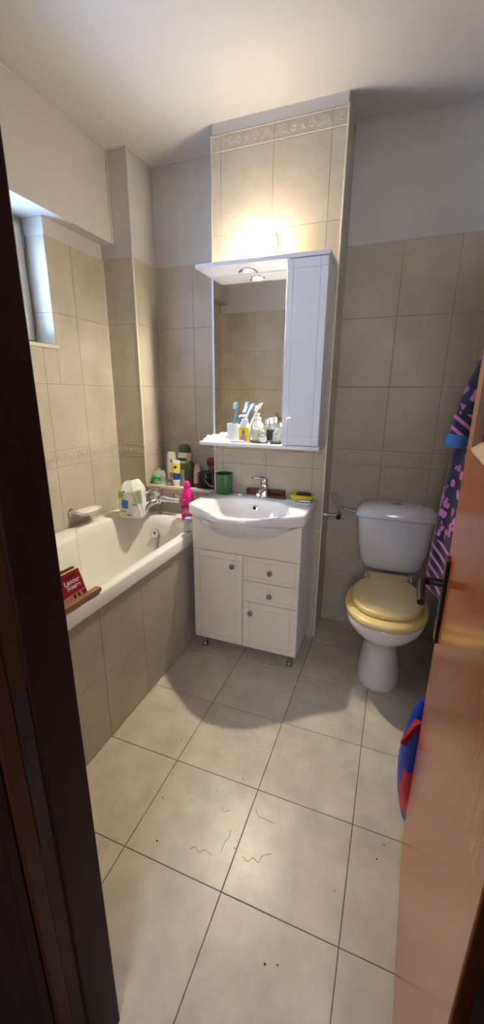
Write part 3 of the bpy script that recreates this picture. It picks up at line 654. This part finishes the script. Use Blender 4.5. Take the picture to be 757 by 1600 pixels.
bm = BM(); rings(bm, [sell(.268, 1.225, ZS, .028, .018, 3), sell(.268, 1.225, ZS+.004, .030, .020, 3), sell(.268, 1.225, ZS+.078, .030, .020, 3), sell(.268, 1.225, ZS+.090, .022, .016, 2.4), sell(.268, 1.225, ZS+.094, .016, .014, 2)]); obj('body', bm, mat('pale_soap', (.80, .76, .62), .25), pb)
bm = BM(); lathe(bm, (.268, 1.225, ZS+.094), [(.018, 0), (.018, .022), (.008, .026), (.007, .034), (.012, .036), (.012, .044), (0, .046)], n=18); tube(bm, [(.268, 1.225, ZS+.134), (.250, 1.210, ZS+.134), (.243, 1.205, ZS+.128)], .005, 8); obj('pump', bm, WPL, pb)
bm = BM()
lr = lambda off, z: [p for p in sell(.268, 1.225, z, .030+off, .020+off, 3, n=48) if p.y < 1.218 and abs(p.x-.268) < .0285]
a_, b_ = sorted(lr(.0008, ZS+.006), key=lambda p: p.x), sorted(lr(.0008, ZS+.076), key=lambda p: p.x)
rings(bm, [a_, b_], closed=False, cap0=False, cap1=False); lab = obj('label', bm, YLAB, pb)
bm = BM()                                              # plain picture: a lilac dressed doll shape
def blob(bm, cx, z0, z1, a, y=1.2035, e=2, n=18, th=.0006):
    pts = [(cx+a*cos(2*pi*i/n), (z0+z1)/2+(z1-z0)/2*sin(2*pi*i/n)) for i in range(n)]
    rings(bm, [[Vector((x, y, z)) for x, z in pts], [Vector((x, y+th, z)) for x, z in pts]])
rings(bm, [[Vector((.268-wd_, 1.2035, ZS+z)) if s < 0 else Vector((.268+wd_, 1.2035, ZS+z)) for s in (-1, 1)] for wd_, z in ((.017, .010), (.015, .024), (.007, .042), (.008, .048))], closed=False, cap0=False, cap1=False)
pic = obj('picture', bm, mat('lilac_print', (.45, .25, .45), .5), lab, recalc=False)
bm = BM(); blob(bm, .268, ZS+.046, ZS+.062, .0065, 1.2033); obj('picture_head', bm, mat('brown_print', (.22, .07, .03), .5), lab)
text_mesh('lettering', 'Kids', .011, mat('blue_print', (.05, .07, .3), .5), (.268, 1.2032, ZS+.0655), (1, 0, 0), (0, 0, 1), lab)
# small perfume and toiletry bottles
def vial(x, y, r, h, capr, caph, label, body, cap, square=False, band=None, base=ZS, name='glass_bottle', grp='small bottles on the mirror shelf'):
    t = thing(name, (x, y, base), label, 'bottle', grp); bm = BM(); e = 4 if square else 2
    rings(bm, [sell(x, y, base, r*.94, r*.8, e, 24), sell(x, y, base+.003, r, r*.85, e, 24), sell(x, y, base+h*.82, r, r*.85, e, 24), sell(x, y, base+h*.93, r*.7, r*.6, 2.4, 24), sell(x, y, base+h, capr*.8, capr*.8, 2, 24)]); obj('body', bm, body, t)
    bm = BM(); lathe(bm, (x, y, base+h), [(capr, 0), (capr, caph*.8), (capr*.8, caph), (0, caph)], n=18); obj('cap', bm, cap, t)
    if band:
        bm = BM(); zz = (base+h*.12, base+h*.68); rings(bm, [sell(x, y, z, r*1.02, r*.88, e, 24) for z in zz], cap0=False, cap1=False); obj('label', bm, band, t)
    return t
CLR = mat('tinted_glass', (.72, .76, .70), .06, trans=.75); CAPS = mat('silver_cap', (.72, .72, .72), .2, metal=.7); WLAB = mat('white_label', (.72, .73, .74), .5); BLAB = mat('black_label', (.02, .02, .025), .4)
def tray(x0, x1, y, label, grp=None):
    bm = BM(); cx = (x0+x1)/2; a = (x1-x0)/2; dish(bm, cx, y, ZS, a, .030, .012, 3, .9, .002); one('black_tray', bm, BLACK, (cx, y, ZS), label, 'tray', 'black trays on the mirror shelf')
tray(.296, .394, 1.232, 'shallow black oval tray with two bottles, left of the two on the mirror shelf')
tray(.402, .468, 1.232, 'shallow black tray next to the narrow cupboard door on the mirror shelf')
vial(.326, 1.236, .020, .078, .012, .026, 'tall clear glass bottle with silver cap next to the yellow labelled pump', CLR, CAPS, True, base=ZS+.0022)
vial(.369, 1.218, .0165, .044, .010, .014, 'short stubby bottle with white label at the front of the black tray', CLR, CAPS, True, WLAB, base=ZS+.0022)
vial(.385, 1.290, .021, .094, .012, .030, 'tall bottle with broad black label at the back against the mirror', CLR, CAPS, False, BLAB)
vial(.428, 1.250, .015, .060, .009, .018, 'small bottle with white label and silver cap on the right tray', CLR, CAPS, True, WLAB, base=ZS+.0022)
vial(.455, 1.236, .011, .082, .008, .020, 'slim clear bottle standing right against the cupboard side', CLR, CAPS, True, base=ZS+.0022)
def crumple(cx, cy, z, a, b, h, seed, n=22, m=6):
    rnd = random.Random(seed); bm = BM(); R = []
    for k in range(m+1):
        q = k/m; s = cos(q*pi/2)**.7 if q < 1 else .02
        R.append([Vector((cx+a*s*cos(2*pi*i/n)*(1+rnd.uniform(-.22, .22)), cy+b*s*sin(2*pi*i/n)*(1+rnd.uniform(-.22, .22)), z+max(0, h*sin(q*pi/2)*(1+rnd.uniform(-.45, .3)) if k else 0))) for i in range(n)])
    rings(bm, R); return bm
one('crumpled_tissue', crumple(.115, 1.235, ZS, .078, .036, .030, 3), mat('tissue_paper', (.80, .80, .82), .9), (.115, 1.235, ZS), 'crumpled white tissue on the left end of the mirror shelf', 'tissue', smooth=False)
bm = BM(); rings(bm, [sell(.238, 1.196, ZS, .036, .010, 3), sell(.238, 1.196, ZS+.009, .038, .011, 3), sell(.238, 1.196, ZS+.013, .034, .008, 3)])
one('lip_balm', bm, mat('lilac_plastic', (.55, .45, .62), .35), (.238, 1.196, ZS), 'pale lilac tube lying at the front edge of the mirror shelf', 'tube')

# ------------------------------------------------------------------ things on the tub ledge
def bottle(name, x, y, a, b, prof, mts, label, cat, grp=None, z=ZL+.001, e=2.6, rot=0):
    """prof: list of (scale, height, material index)"""
    t = thing(name, (x, y, z), label, cat, grp); return t
def body(t, nm, x, y, prof, a, b, mt, e=2.6, z=ZL+.001, lean=(0, 0), n=28, rot=0, sub=None):
    bm = BM(); rings(bm, [[p+Vector((lean[0]*h, lean[1]*h, 0)) for p in sell(x, y, z+h, a*s, b*s, e, n, rot)] for s, h in prof]); return obj(nm, bm, mt, sub or t, ang=45)
GRP = 'toiletries standing on the tiled ledge'
IVORY = mat('ivory_plastic', (.70, .65, .52), .35); DGREEN = mat('dark_green_plastic', (.055, .085, .03), .35); WBOT = mat('white_bottle', (.75, .76, .70), .35)
# ivory bottle
t = thing('ivory_lotion_bottle', (-.305, 1.455, ZL), 'ivory lotion bottle standing left of the green capped shampoo on the ledge', 'bottle', GRP)
body(t, 'body', -.305, 1.455, [(.86, 0), (.95, .01), (1.0, .09), (.98, .15), (.9, .185), (.7, .198)], .034, .022, IVORY)
bm = BM(); blob(bm, -.295, ZL+.135, ZL+.155, .010, 1.4325, e=2); obj('dark_emblem', bm, BLACK, t)
bm = BM(); blob(bm, -.298, ZL+.04, ZL+.075, .016, 1.4325); obj('amber_print', bm, mat('amber_print', (.45, .24, .03), .5), t)
# tall shampoo
t = thing('shampoo_bottle', (-.225, 1.45, ZL), 'tall white shampoo bottle with dark green cap, the tallest on the ledge', 'bottle', GRP)
body(t, 'body', -.228, 1.455, [(.90, 0), (.97, .01), (1.0, .10), (1.0, .17), (.97, .195), (.88, .202)], .040, .023, WBOT, lean=(.06, 0))
body(t, 'cap', -.228, 1.455, [(.96, .200), (.98, .21), (.92, .235), (.62, .248), (.3, .25)], .040, .024, DGREEN, lean=(.06, 0))
body(t, 'green_band', -.228, 1.4535, [(1.0, .150), (1.0, .168)], .0395, .0225, DGREEN, lean=(.06, 0))
lb = body(t, 'olive_label', -.228, 1.4535, [(1.0, .095), (1.0, .135)], .0395, .0225, mat('olive_print', (.22, .20, .03), .45), lean=(.06, 0))
# yellow blue tube
t = thing('cream_tube', (-.245, 1.395, ZL), 'white tube with yellow and blue label standing on its cap before the shampoo', 'tube', GRP)
bm = BM(); TX, TY = -.245, 1.398; Z0 = ZL+.001
obj('cap', (lathe(bm, (TX, TY, Z0), [(.019, 0), (.020, .003), (.020, .026), (.018, .028)], n=22), bm)[1], WPL, t)
def tubering(h): q = (h-.028)/.13; return [Vector(p) for p in sell(TX+.02*q*0, TY, Z0+h, .022+.008*q, .022*(1-q)+.003, 2, 28)]
for nm, h0, h1, mt_ in (('lower_sleeve', .028, .040, WPL), ('blue_label', .040, .080, mat('deep_blue_print', (.02, .06, .28), .4)), ('yellow_label', .080, .140, mat('yellow_print', (.78, .66, .10), .4)), ('crimp', .140, .158, WPL)):
    bm = BM(); rings(bm, [tubering(h0), tubering((h0+h1)/2), tubering(h1)]); obj(nm, bm, mt_, t)
bm = BM(); blob(bm, TX, Z0+.108, Z0+.124, .012, TY-.012); obj('round_emblem', bm, mat('navy_print', (.03, .04, .12), .4), t)
# olive oil like bottle
t = thing('dark_green_bottle', (-.17, 1.44, ZL), 'dark olive green round bottle with wooden coloured cap on the ledge', 'bottle', GRP)
body(t, 'body', -.164, 1.42, [(.95, 0), (1.0, .006), (1.0, .115), (.9, .135), (.55, .15), (.42, .158)], .034, .034, mat('olive_glass', (.035, .045, .012), .12, coat=.5), e=2)
body(t, 'cap', -.164, 1.42, [(.5, .157), (.52, .160), (.50, .195), (.42, .202)], .034, .034, mat('tan_cap', (.42, .27, .10), .45), e=2)
bm = BM(); blob(bm, -.162, ZL+.05, ZL+.085, .012, 1.3955); obj('round_label', bm, mat('grey_label', (.38, .40, .34), .5), t)
# pink patterned tube
t = thing('pink_tube', (-.117, 1.42, ZL), 'pale pink slanting tube with dark print between green bottle and wire basket', 'tube', GRP)
body(t, 'body', -.125, 1.42, [(.8, 0), (.9, .006), (1, .05), (1, .11), (.8, .135), (.3, .14)], .020, .013, mat('pink_print', (.58, .40, .38), .5, var=.35, vscale=55), lean=(.12, 0))
body(t, 'cap', -.125, 1.42, [(.85, 0), (.92, .003), (.92, .02)], .0205, .0135, mat('maroon_cap', (.12, .02, .02), .4), lean=(.12, 0))
# small clear pot
t = thing('small_clear_pot', (-.292, 1.39, ZL), 'very small clear pot with dark lid on the ledge edge, left of the yellow tube', 'pot', GRP)
body(t, 'body', -.292, 1.392, [(.9, 0), (1, .004), (1, .022)], .017, .017, mat('cloudy_glass', (.55, .54, .48), .15, trans=.4), e=2)
body(t, 'lid', -.292, 1.392, [(1.02, .0222), (1.02, .034), (.8, .036)], .017, .017, mat('slate_lid', (.09, .10, .11), .3), e=2)
# wire basket with things
t = thing('wire_basket', (-.045, 1.44, ZL), 'black wire basket of toiletries against the pillar on the ledge', 'basket')
BX0, BX1, BY0, BY1 = -.092, .028, 1.385, 1.480
bm = BM(); Z0 = ZL+.004
for k in range(5):
    z = Z0+k*.022; tube(bm, [(BX0, BY0, z), (BX1, BY0, z), (BX1, BY1, z), (BX0, BY1, z), (BX0, BY0, z)], .0026 if k == 4 else .0016, 6)
for i in range(9):
    x = BX0+(BX1-BX0)*i/8; tube(bm, [(x, BY0, Z0+.088), (x, BY0, Z0), (x, BY1, Z0), (x, BY1, Z0+.088)], .0013, 5)
for i in range(1, 7):
    y = BY0+(BY1-BY0)*i/7; tube(bm, [(BX0, y, Z0+.088), (BX0, y, Z0), (BX1, y, Z0), (BX1, y, Z0+.088)], .0013, 5)
obj('wire_frame', bm, BLACKM, t)
bm = BM(); lathe(bm, (-.06, 1.425, ZL+.008), [(.026, 0), (.028, .004), (.028, .07), (.022, .082)], n=20); one('dark_jar', bm, mat('dark_jar', (.03, .025, .03), .2), (-.06, 1.425, ZL+.008), 'round black jar inside the wire basket, at its left', 'jar')
bm = BM(); lathe(bm, (.000, 1.430, ZL+.008), [(.022, 0), (.024, .004), (.024, .085), (.014, .095), (.014, .11)], n=20); one('brown_vial', bm, mat('brown_glass', (.06, .03, .02), .12), (.0, 1.43, ZL+.008), 'brown glass bottle inside the wire basket, at its right', 'bottle')
bm = BM(); tube(bm, [(-.075, 1.412, ZL+.06), (-.05, 1.395, ZL+.05), (-.02, 1.392, ZL+.022), (.012, 1.394, ZL+.016)], [.004, .004, .004, .006], 8); one('white_handled_razor', bm, mat('off_white_plastic', (.6, .57, .5), .4), (-.03, 1.4, ZL+.03), 'curved off-white handle lying inside the front of the wire basket', 'razor')
bm = BM(); rings(bm, [sell(-.045, 1.53, ZL+.118, .044, .026, 2.4), sell(-.045, 1.53, ZL+.126, .052, .032, 2.4), sell(-.045, 1.53, ZL+.150, .052, .032, 2.4), sell(-.045, 1.53, ZL+.166, .038, .022, 2.4)])
tub2 = thing('red_lidded_tub', (-.045, 1.51, ZL), 'tub with a dark red lid standing behind the wire basket', 'tub')
obj('lid', bm, mat('dark_red_lid', (.20, .018, .012), .4), tub2)
bm = BM(); rings(bm, [sell(-.045, 1.55, ZL+.001, .035, .022, 2.4), sell(-.045, 1.548, ZL+.01, .040, .026, 2.4), sell(-.045, 1.535, ZL+.120, .044, .028, 2.4)]); obj('body', bm, mat('grey_tub', (.25, .22, .20), .4), tub2)
# plastic bag with green object
bg_ = thing('clear_plastic_bag', (-.39, 1.43, ZL), 'crumpled clear plastic bag with green sponge in the left corner of the ledge', 'bag')
o = obj('film', crumple(-.385, 1.425, ZL+.001, .050, .045, .078, 11, 20, 5), mat('clear_film', (.62, .66, .60), .12, alpha=.38), bg_, smooth=False)
bm = BM(); rings(bm, [sell(-.39, 1.40, ZL+.006, .028, .018, 2.2), sell(-.39, 1.40, ZL+.016, .035, .024, 2.2), sell(-.39, 1.40, ZL+.044, .032, .022, 2.2), sell(-.39, 1.40, ZL+.056, .020, .012, 2.2)])
one('green_sponge', bm, mat('bright_green', (.02, .28, .07), .5, var=.4, vscale=40), (-.385, 1.418, ZL+.006), 'bright green sponge inside the clear bag on the ledge', 'sponge')

# ------------------------------------------------------------------ things on the tub rim
# toilet roll pack
tp = thing('toilet_paper_pack', (-.44, 1.205, ZT), 'plastic wrapped white toilet paper pack with blue label on the tub corner', 'toilet paper pack')
TPM = [FILM, mat('blue_label', (.05, .28, .68), .45), mat('lime_print', (.42, .52, .10), .5), mat('teal_grey_print', (.30, .38, .36), .5), mat('dark_print', (.12, .13, .13), .5)]
bm = BM(); n = 96; m = 60; rnd = random.Random(5); R = []
ph = [rnd.uniform(0, 6.28) for _ in range(6)]
for k in range(m+1):
    q = k/m; z = ZT+.002+.215*q
    s = 1.0 if q < .72 else 1-.62*((q-.72)/.28)**1.3
    if q < .04: s = .93+1.75*q
    a, b = .088*(1-.05*(q > .72)*(q-.72)), .066*(s if q >= .72 else s)
    r = sell(-.440, 1.205, z, .076*(s**.55), .060*s, 3.2, n, rot=rad(12))
    R.append([p+Vector((sin(i*.41+ph[0]+q*9)*.0022+sin(i*.93+q*17)*.0012, cos(i*.55+ph[1]+q*8)*.0022, .030*cos(2*pi*i/n+.5)*max(0, q-.55)*1.2)) for i, p in enumerate(r)])
fs = rings(bm, R)
for f in fs:
    c = f.calc_center_median(); u = ((c.x+.440)*cos(rad(12))+(c.y-1.205)*sin(rad(12)))*1.18; v = c.z-ZT
    if c.y < 1.215 or True:
        if c.y < 1.19:
            if -.052 < u < -.008 and .062 < v < .118: f.material_index = 1
            elif -.085 < u < -.035 and .125 < v < .165: f.material_index = 2
            elif .046 < u < .062 and .10 < v < .17: f.material_index = 2
            elif .062 < u and .09 < v < .175: f.material_index = 3
            elif .03 < u < .060 and .080 < v < .094: f.material_index = 3
            elif -.072 < u < -.045 and .145 < v < .151: f.material_index = 4
            elif -.035 < u < -.022 and .158 < v < .170: f.material_index = 4
            elif -.065 < u < -.02 and .042 < v < .047: f.material_index = 3
            elif -.010 < u < .012 and .020 < v < .026: f.material_index = 4
obj('wrapper', bm, TPM, tp, ang=60)
# pink cleaner bottle
pk = thing('pink_bottle', (-.092, 1.275, ZT), 'bright magenta shampoo bottle standing on the tub rim beside the vanity', 'bottle')
MAG = mat('magenta_plastic', (.80, .015, .28), .28, coat=.3)
body(pk, 'body', -.100, 1.262, [(.86, 0), (.92, .004), (.96, .04), (1.0, .10), (.96, .135), (.80, .165), (.60, .185), (.46, .194)], .040, .026, MAG, e=2.3, z=ZT)
body(pk, 'cap', -.100, 1.262, [(.50, .1945), (.52, .205), (.47, .222), (.30, .232), (.08, .235)], .040, .030, MAG, e=2, z=ZT)
bm = BM()
def wrap(z, h, x0, x1, a=.040, b=.026, cx=-.100, cy=1.262, s=1.0, e=2.3):
    out = []
    for i in range(13):
        x = x0+(x1-x0)*i/12; q = min(.999, abs(x)/(a*s)); out.append(Vector((cx+x, cy-(b*s)*(1-q**e)**(1/e)-.0007, z)))
    return out
rings(bm, [wrap(ZT+.022, 0, -.026, .026, s=.93), wrap(ZT+.030, 0, -.030, .030, s=.94)], closed=False, cap0=False, cap1=False); obj('violet_stripe', bm, mat('violet_print', (.09, .03, .26), .4), pk)
bm = BM(); rings(bm, [wrap(ZT+.045, 0, -.026, .024, s=.96), wrap(ZT+.060, 0, -.010, .026, s=.97), wrap(ZT+.075, 0, .004, .026, s=.98)], closed=False, cap0=False, cap1=False); obj('peach_print', bm, mat('peach_print', (.66, .30, .24), .5), pk)
text_mesh('lettering', 'Lovin', .024, mat('dark_lettering', (.10, .02, .08), .5), (-.102, 1.2345, ZT+.082), (1, 0, .22), (-.22, 0, 1), pk, bold=.0006)
text_mesh('small_lettering', 'new', .013, mat('pale_lettering', (.85, .45, .65), .5), (-.104, 1.2350, ZT+.125), (1, 0, 0), (0, 0, 1), pk)
# jar
jr = thing('glass_jar', (.004, 1.085, ZT), 'clear glass jar with grey lid at the tub end beside the vanity', 'jar')
body(jr, 'body', .004, 1.085, [(.9, 0), (1, .004), (1, .048), (.85, .060)], .024, .024, mat('pale_green_glass', (.70, .76, .62), .08, trans=.7), e=2, z=ZT)
body(jr, 'lid', .004, 1.085, [(.9, .060), (.9, .076), (.5, .079)], .024, .024, mat('lavender_lid', (.45, .48, .60), .4), e=2, z=ZT)

# bath rack and books
rk = thing('wooden_bath_rack', (-.02, .2, ZT), 'brown wooden rack lying on the near end of the tub rim', 'rack')
RW = wood('rack_wood', (.20, .085, .03), (.33, .16, .06), .45, axis=1)
def slat(x, y0, y1, z, w_=.022, h_=.020):
    bm = BM(); pts = []
    for i in range(17): t_ = pi*i/16; pts.append((y1-w_*.45+w_*.45*sin(t_), z+h_/2-h_/2*cos(t_)))
    prof = [(y0, z)]+pts+[(y0, z+h_)]
    rings(bm, [[Vector((x-w_/2, a, b)) for a, b in prof], [Vector((x+w_/2, a, b)) for a, b in prof]]); return bm
obj('front_slat', slat(.019, -.16, .352, ZT+.004), RW, rk, smooth=False, bevel=.003)
obj('back_slat', slat(-.34, -.16, .20, ZT+.004), RW, rk, smooth=False, bevel=.003)
for y in (-.10, .10, .225, .285):
    bm = BM(); box(bm, -.52, .006, y-.012, y+.012, ZT+.0003, ZT+.0035); obj('cross_bar', bm, RW, rk, smooth=False, bevel=.001)
# books: local axes  u (along the lines of print), w (up the cover), n (out of the cover)
TR = Vector((-.022, .300, .772)); DN = Vector((.27, .05, -.95)).normalized(); UU = Vector((.27, .965, .0)); UU = (UU-DN*UU.dot(DN)).normalized(); NN = UU.cross(-DN).normalized()
PAGES = mat('page_edges', (.66, .57, .40), .8, var=.15, vscale=80)
def book(name, off, w_, h_, th, cover, label, shift=0., cat='book', extra=None):
    o0 = TR-NN*off+UU*shift+DN*(.107-h_)                      # upper right front corner
    B = lambda a, b, c: o0-UU*a+DN*b-NN*c       # a left, b down, c back
    t = thing(name, B(w_/2, h_, th/2), label, 'book', 'books stacked on the bath rack')
    def slab(nm, a0, a1, b0, b1, c0, c1, mt_):
        bm = BM(); rings(bm, [[B(a0, b0, c0), B(a1, b0, c0), B(a1, b1, c0), B(a0, b1, c0)], [B(a0, b0, c1), B(a1, b0, c1), B(a1, b1, c1), B(a0, b1, c1)]]); return obj(nm, bm, mt_, t, smooth=False)
    c1_ = slab('front_cover', 0, w_, 0, h_, 0, .0012, cover); slab('pages', .002, w_, .002, h_-.002, .0013, th-.0013, PAGES); slab('back_cover', 0, w_, 0, h_, th-.0012, th, cover)
    return t, c1_, B, slab
REDC = mat('red_cover', (.40, .012, .025), .35); OLIVE = mat('olive_cover', (.13, .12, .04), .5); TANC = mat('tan_cover', (.42, .34, .20), .55)
bt, bc, B, slab = book('paperback_book', 0, .115, .107, .026, REDC, 'red covered paperback with white title, front of the pile on the tub rim')
book('paperback_book', .0275, .110, .113, .010, OLIVE, 'thin olive covered book directly behind the red paperback', .0)
book('paperback_book', .039, .105, .110, .018, TANC, 'tan covered book third from the front of the leaning pile', -.030)
book('paperback_book', .059, .100, .112, .020, mat('brown_cover', (.20, .11, .05), .5), 'brown covered book at the very back of the leaning pile', -.045)
text_mesh('title', 'Lascar', .0235, mat('cover_white', (.82, .80, .74), .5), B(.041, .042, -.0006), UU, -DN, bc, bold=.0007, shear=.1)
text_mesh('title', 'Soare', .0235, mat('cover_white2', (.82, .80, .74), .5), B(.040, .061, -.0006), UU, -DN, bc, bold=.0007, shear=.1)
text_mesh('author', 'A. M. VASIL', .0095, mat('dark_red_print', (.14, .005, .012), .5), B(.040, .019, -.0006), UU, -DN, bc, bold=.0004)
def patch(nm, pts, mt_, par, off=-.0005):
    bm = BM(); rings(bm, [[B(a, b, off) for a, b in pts], [B(a, b, off+.0003) for a, b in pts]]); return obj(nm, bm, mt_, par, smooth=False)
patch('divider_line', [(0, .076), (.115, .084), (.115, .086), (0, .078)], mat('pale_line', (.75, .50, .42), .5), bc)
SK = mat('skin_print', (.62, .36, .20), .5)
patch('picture_face', [(.115, .086), (.052, .0815), (.042, .096), (.048, .106), (.115, .106)], SK, bc)
patch('picture_dark', [(.054, .0825), (.036, .080), (.032, .095), (.042, .106), (.050, .106)], mat('dark_print2', (.09, .02, .015), .5), bc, -.0008)
patch('picture_figure', [(.043, .0825), (.037, .082), (.036, .096), (.039, .105), (.046, .105), (.045, .097)], mat('pale_skin_print', (.66, .46, .36), .5), bc, -.0011)
patch('picture_figure', [(.026, .0805), (.020, .080), (.018, .092), (.022, .104), (.027, .104), (.027, .092)], mat('pale_skin_print2', (.66, .46, .36), .5), bc, -.0011)

# ------------------------------------------------------------------ hook seen in the mirror
hk = thing('shower_bracket', (-.06, YF, 1.16), 'small chrome shower bracket on the tiled front wall, seen in the mirror', 'bracket')
bm = BM(); box(bm, -.085, -.045, YF+.002, YF+.010, 1.14, 1.215); obj('plate', bm, STEEL, hk, smooth=False, bevel=.004)
bm = BM(); tube(bm, [(-.065, YF+.008, 1.175), (-.05, YF+.04, 1.175), (-.01, YF+.06, 1.17), (.03, YF+.062, 1.17)], [.011, .011, .010, .010], 10); obj('arm', bm, STEEL, hk)

# ------------------------------------------------------------------ bathrobe on the right wall
def robe_mat():
    m = bpy.data.materials.new('printed_robe'); t_, b = nt(m); N, L = t_.nodes, t_.links
    tc = N.new('ShaderNodeTexCoord'); sx = N.new('ShaderNodeSeparateXYZ'); L.new(tc.outputs['Object'], sx.inputs[0])
    def math_(op, a, b_=None, v=None):
        q = N.new('ShaderNodeMath'); q.operation = op
        L.new(a, q.inputs[0])
        if b_ is not None: L.new(b_, q.inputs[1])
        elif v is not None: q.inputs[1].default_value = v
        return q.outputs[0]
    z = sx.outputs['Z']; x = sx.outputs['X']
    zx = math_('ADD', z, math_('MULTIPLY', x, None, .8))
    st = math_('GREATER_THAN', math_('SINE', math_('MULTIPLY', zx, None, 2*pi/.043)), None, .45)
    vo = N.new('ShaderNodeTexVoronoi'); vo.inputs['Scale'].default_value = 26; L.new(tc.outputs['Object'], vo.inputs['Vector'])
    no = N.new('ShaderNodeTexNoise'); no.inputs['Scale'].default_value = 55; L.new(tc.outputs['Object'], no.inputs['Vector'])
    fl = math_('LESS_THAN', math_('ADD', vo.outputs['Distance'], math_('MULTIPLY', no.outputs['Fac'], None, .5)), None, .66)
    # object z: 0 at hem; stripes low and in a band around the lower sleeve, flowers between
    low = math_('LESS_THAN', z, None, .22); a1 = math_('GREATER_THAN', z, None, .60); a2 = math_('LESS_THAN', z, None, .71)
    band = math_('MAXIMUM', low, math_('MULTIPLY', a1, a2))
    mx = N.new('ShaderNodeMix'); mx.data_type = 'FLOAT'; L.new(band, mx.inputs[0]); L.new(fl, mx.inputs[2]); L.new(st, mx.inputs[3])
    c = N.new('ShaderNodeMix'); c.data_type = 'RGBA'; c.inputs['A'].default_value = (.012, .010, .035, 1); c.inputs['B'].default_value = (.62, .17, .42, 1)
    L.new(mx.outputs[0], c.inputs['Factor']); L.new(c.outputs['Result'], b.inputs['Base Color']); b.inputs['Roughness'].default_value = .9; b.inputs['Sheen Weight'].default_value = .3
    return m
RM = robe_mat()
rb = thing('bathrobe', (1.30, 1.0, .60), 'navy bathrobe with pink stripes and flowers hanging behind the open door', 'bathrobe')
bm = BM(); R = []
for k in range(26):
    q = k/25; z = .60+q*.98
    xl = 1.180+.030*q+.045*q*q if q < .95 else 1.27
    xr = 1.392; cx = (xl+xr)/2; a = (xr-xl)/2; b = .17*(1-q)**.5+.06
    n = 48
    R.append([Vector((cx+a*cos(2*pi*i/n)*(1+.07*sin(i*pi/4+q*1.5)*(1-.3*q)), 1.04+b*sin(2*pi*i/n)*(1+.12*sin(i*pi/3+q)), z+.012*sin(i*.5)*(1-q))) for i in range(n)])
for r_ in R:
    for p in r_: p.x = min(p.x, 1.394)
rings(bm, R); obj('robe_body', bm, RM, rb)
bm = BM(); pts = crom([(1.335, .99, 1.56), (1.285, .985, 1.46), (1.245, .98, 1.34), (1.222, .975, 1.225)], 6); nn = len(pts)
tube(bm, pts, [.055-.012*i/nn for i in range(nn)], 20); sl = obj('sleeve', bm, RM, rb)
bm = BM(); tube(bm, [(1.222, .975, 1.235), (1.221, .975, 1.222), (1.219, .975, 1.200), (1.218, .975, 1.187)], [.046, .049, .050, .045], 20); obj('blue_cuff', bm, mat('blue_terry', (.05, .19, .46), .9, bump=.6, bscale=200), sl)

# ------------------------------------------------------------------ bag behind the door
bgm = thing('plastic_carrier_bag', (1.26, .43, 0), 'blue and red plastic carrier bag standing on the floor behind the open door', 'bag')
bm = BM(); R = []; n = 40
prof = [(.0, 1.150, .8), (.04, 1.140, .9), (.10, 1.127, 1), (.16, 1.120, 1), (.23, 1.1155, .95), (.30, 1.120, .8), (.37, 1.128, .6), (.43, 1.140, .4), (.47, 1.155, .25)]
for z, xl, k in prof:
    xr = 1.385-.03*(1-k); cx = (xl+xr)/2; a = (xr-xl)/2
    R.append([Vector((cx+a*cos(2*pi*i/n), .435+.075*k*math.copysign(abs(sin(2*pi*i/n))**.8, sin(2*pi*i/n))*(1+.15*sin(i*1.3+z*9)), z+(.002 if z == 0 else 0))) for i in range(n)])
fs = rings(bm, R)
for f in fs:
    c = f.calc_center_median()
    if c.x > 1.1335 and c.x < 1.26 and c.y < .43 and .03 < c.z < .26: f.material_index = 1
obj('bag_body', bm, [BLUEPL, REDPL], bgm)
bm = BM(); rings(bm, [[Vector((1.146, .385, .41)), Vector((1.146, .415, .41)), Vector((1.180, .41, .41))], [Vector((1.124, .39, .352)), Vector((1.124, .412, .352)), Vector((1.150, .41, .325))], [Vector((1.112, .398, .318)), Vector((1.113, .408, .318)), Vector((1.128, .405, .305))]]); obj('red_flap', bm, mat('dark_red_plastic', (.40, .02, .03), .45), bgm)

# ------------------------------------------------------------------ crumbs on the floor
rnd = random.Random(21); bm = BM()
spots = [(.46, .21), (.53, .27), (.36, .18), (.42, .05), (.97, .12), (1.10, .30), (1.08, .25), (.72, -.32), (.60, .35), (.30, .42), (.83, -.10), (.86, -.09), (.66, .12), (.27, .60)]
for x, y in spots:
    s = rnd.uniform(.0014, .0032); R = []
    for h, k in ((.0, .8), (.3, 1), (.7, .7)): R.append([(x+s*k*cos(2*pi*i/6)*rnd.uniform(.7, 1.4), y+s*k*sin(2*pi*i/6)*rnd.uniform(.7, 1.2), .0004+h*s) for i in range(6)])
    rings(bm, R)
cr = obj('dirt_crumbs', bm, mat('dirt', (.05, .035, .02), .9), at=(.5, .2, 0), smooth=False); tag(cr, 'tiny dark dirt crumbs scattered over the floor tiles', 'dirt'); cr['kind'] = 'stuff'

# dried drips on the floor
STN = mat('dried_drip', (.32, .27, .205), .6)
for pts, lb in (([(.681, .262), (.697, .242), (.722, .241), (.757, .238)], 'thin curved drip stain nearest the middle column of floor tiles'),
                ([(.692, .108), (.710, .100), (.723, .116), (.742, .109), (.747, .130), (.773, .147)], 'zigzag dried drip stain, the longest one on the big floor tile'),
                ([(.529, .066), (.541, .079), (.561, .069), (.573, .082), (.598, .076)], 'small wavy dried stain, leftmost on the floor tile'),
                ([(.570, .223), (.582, .214), (.600, .226)], 'short hook shaped dried stain on the floor tile'),
                ([(.627, .168), (.630, .144), (.624, .127), (.624, .095)], 'straight vertical dried drip stain between the wavy ones')):
    bm = BM(); pp = crom([(x, y, .0003) for x, y in pts], 5); tube(bm, pp, [.0011*(.5+.5*abs(sin(i*.9))) for i in range(len(pp))], 5)
    tag(obj('dried_stain', bm, STN, at=(*pts[0], 0)), lb, 'stain', 'dried drips on the floor')
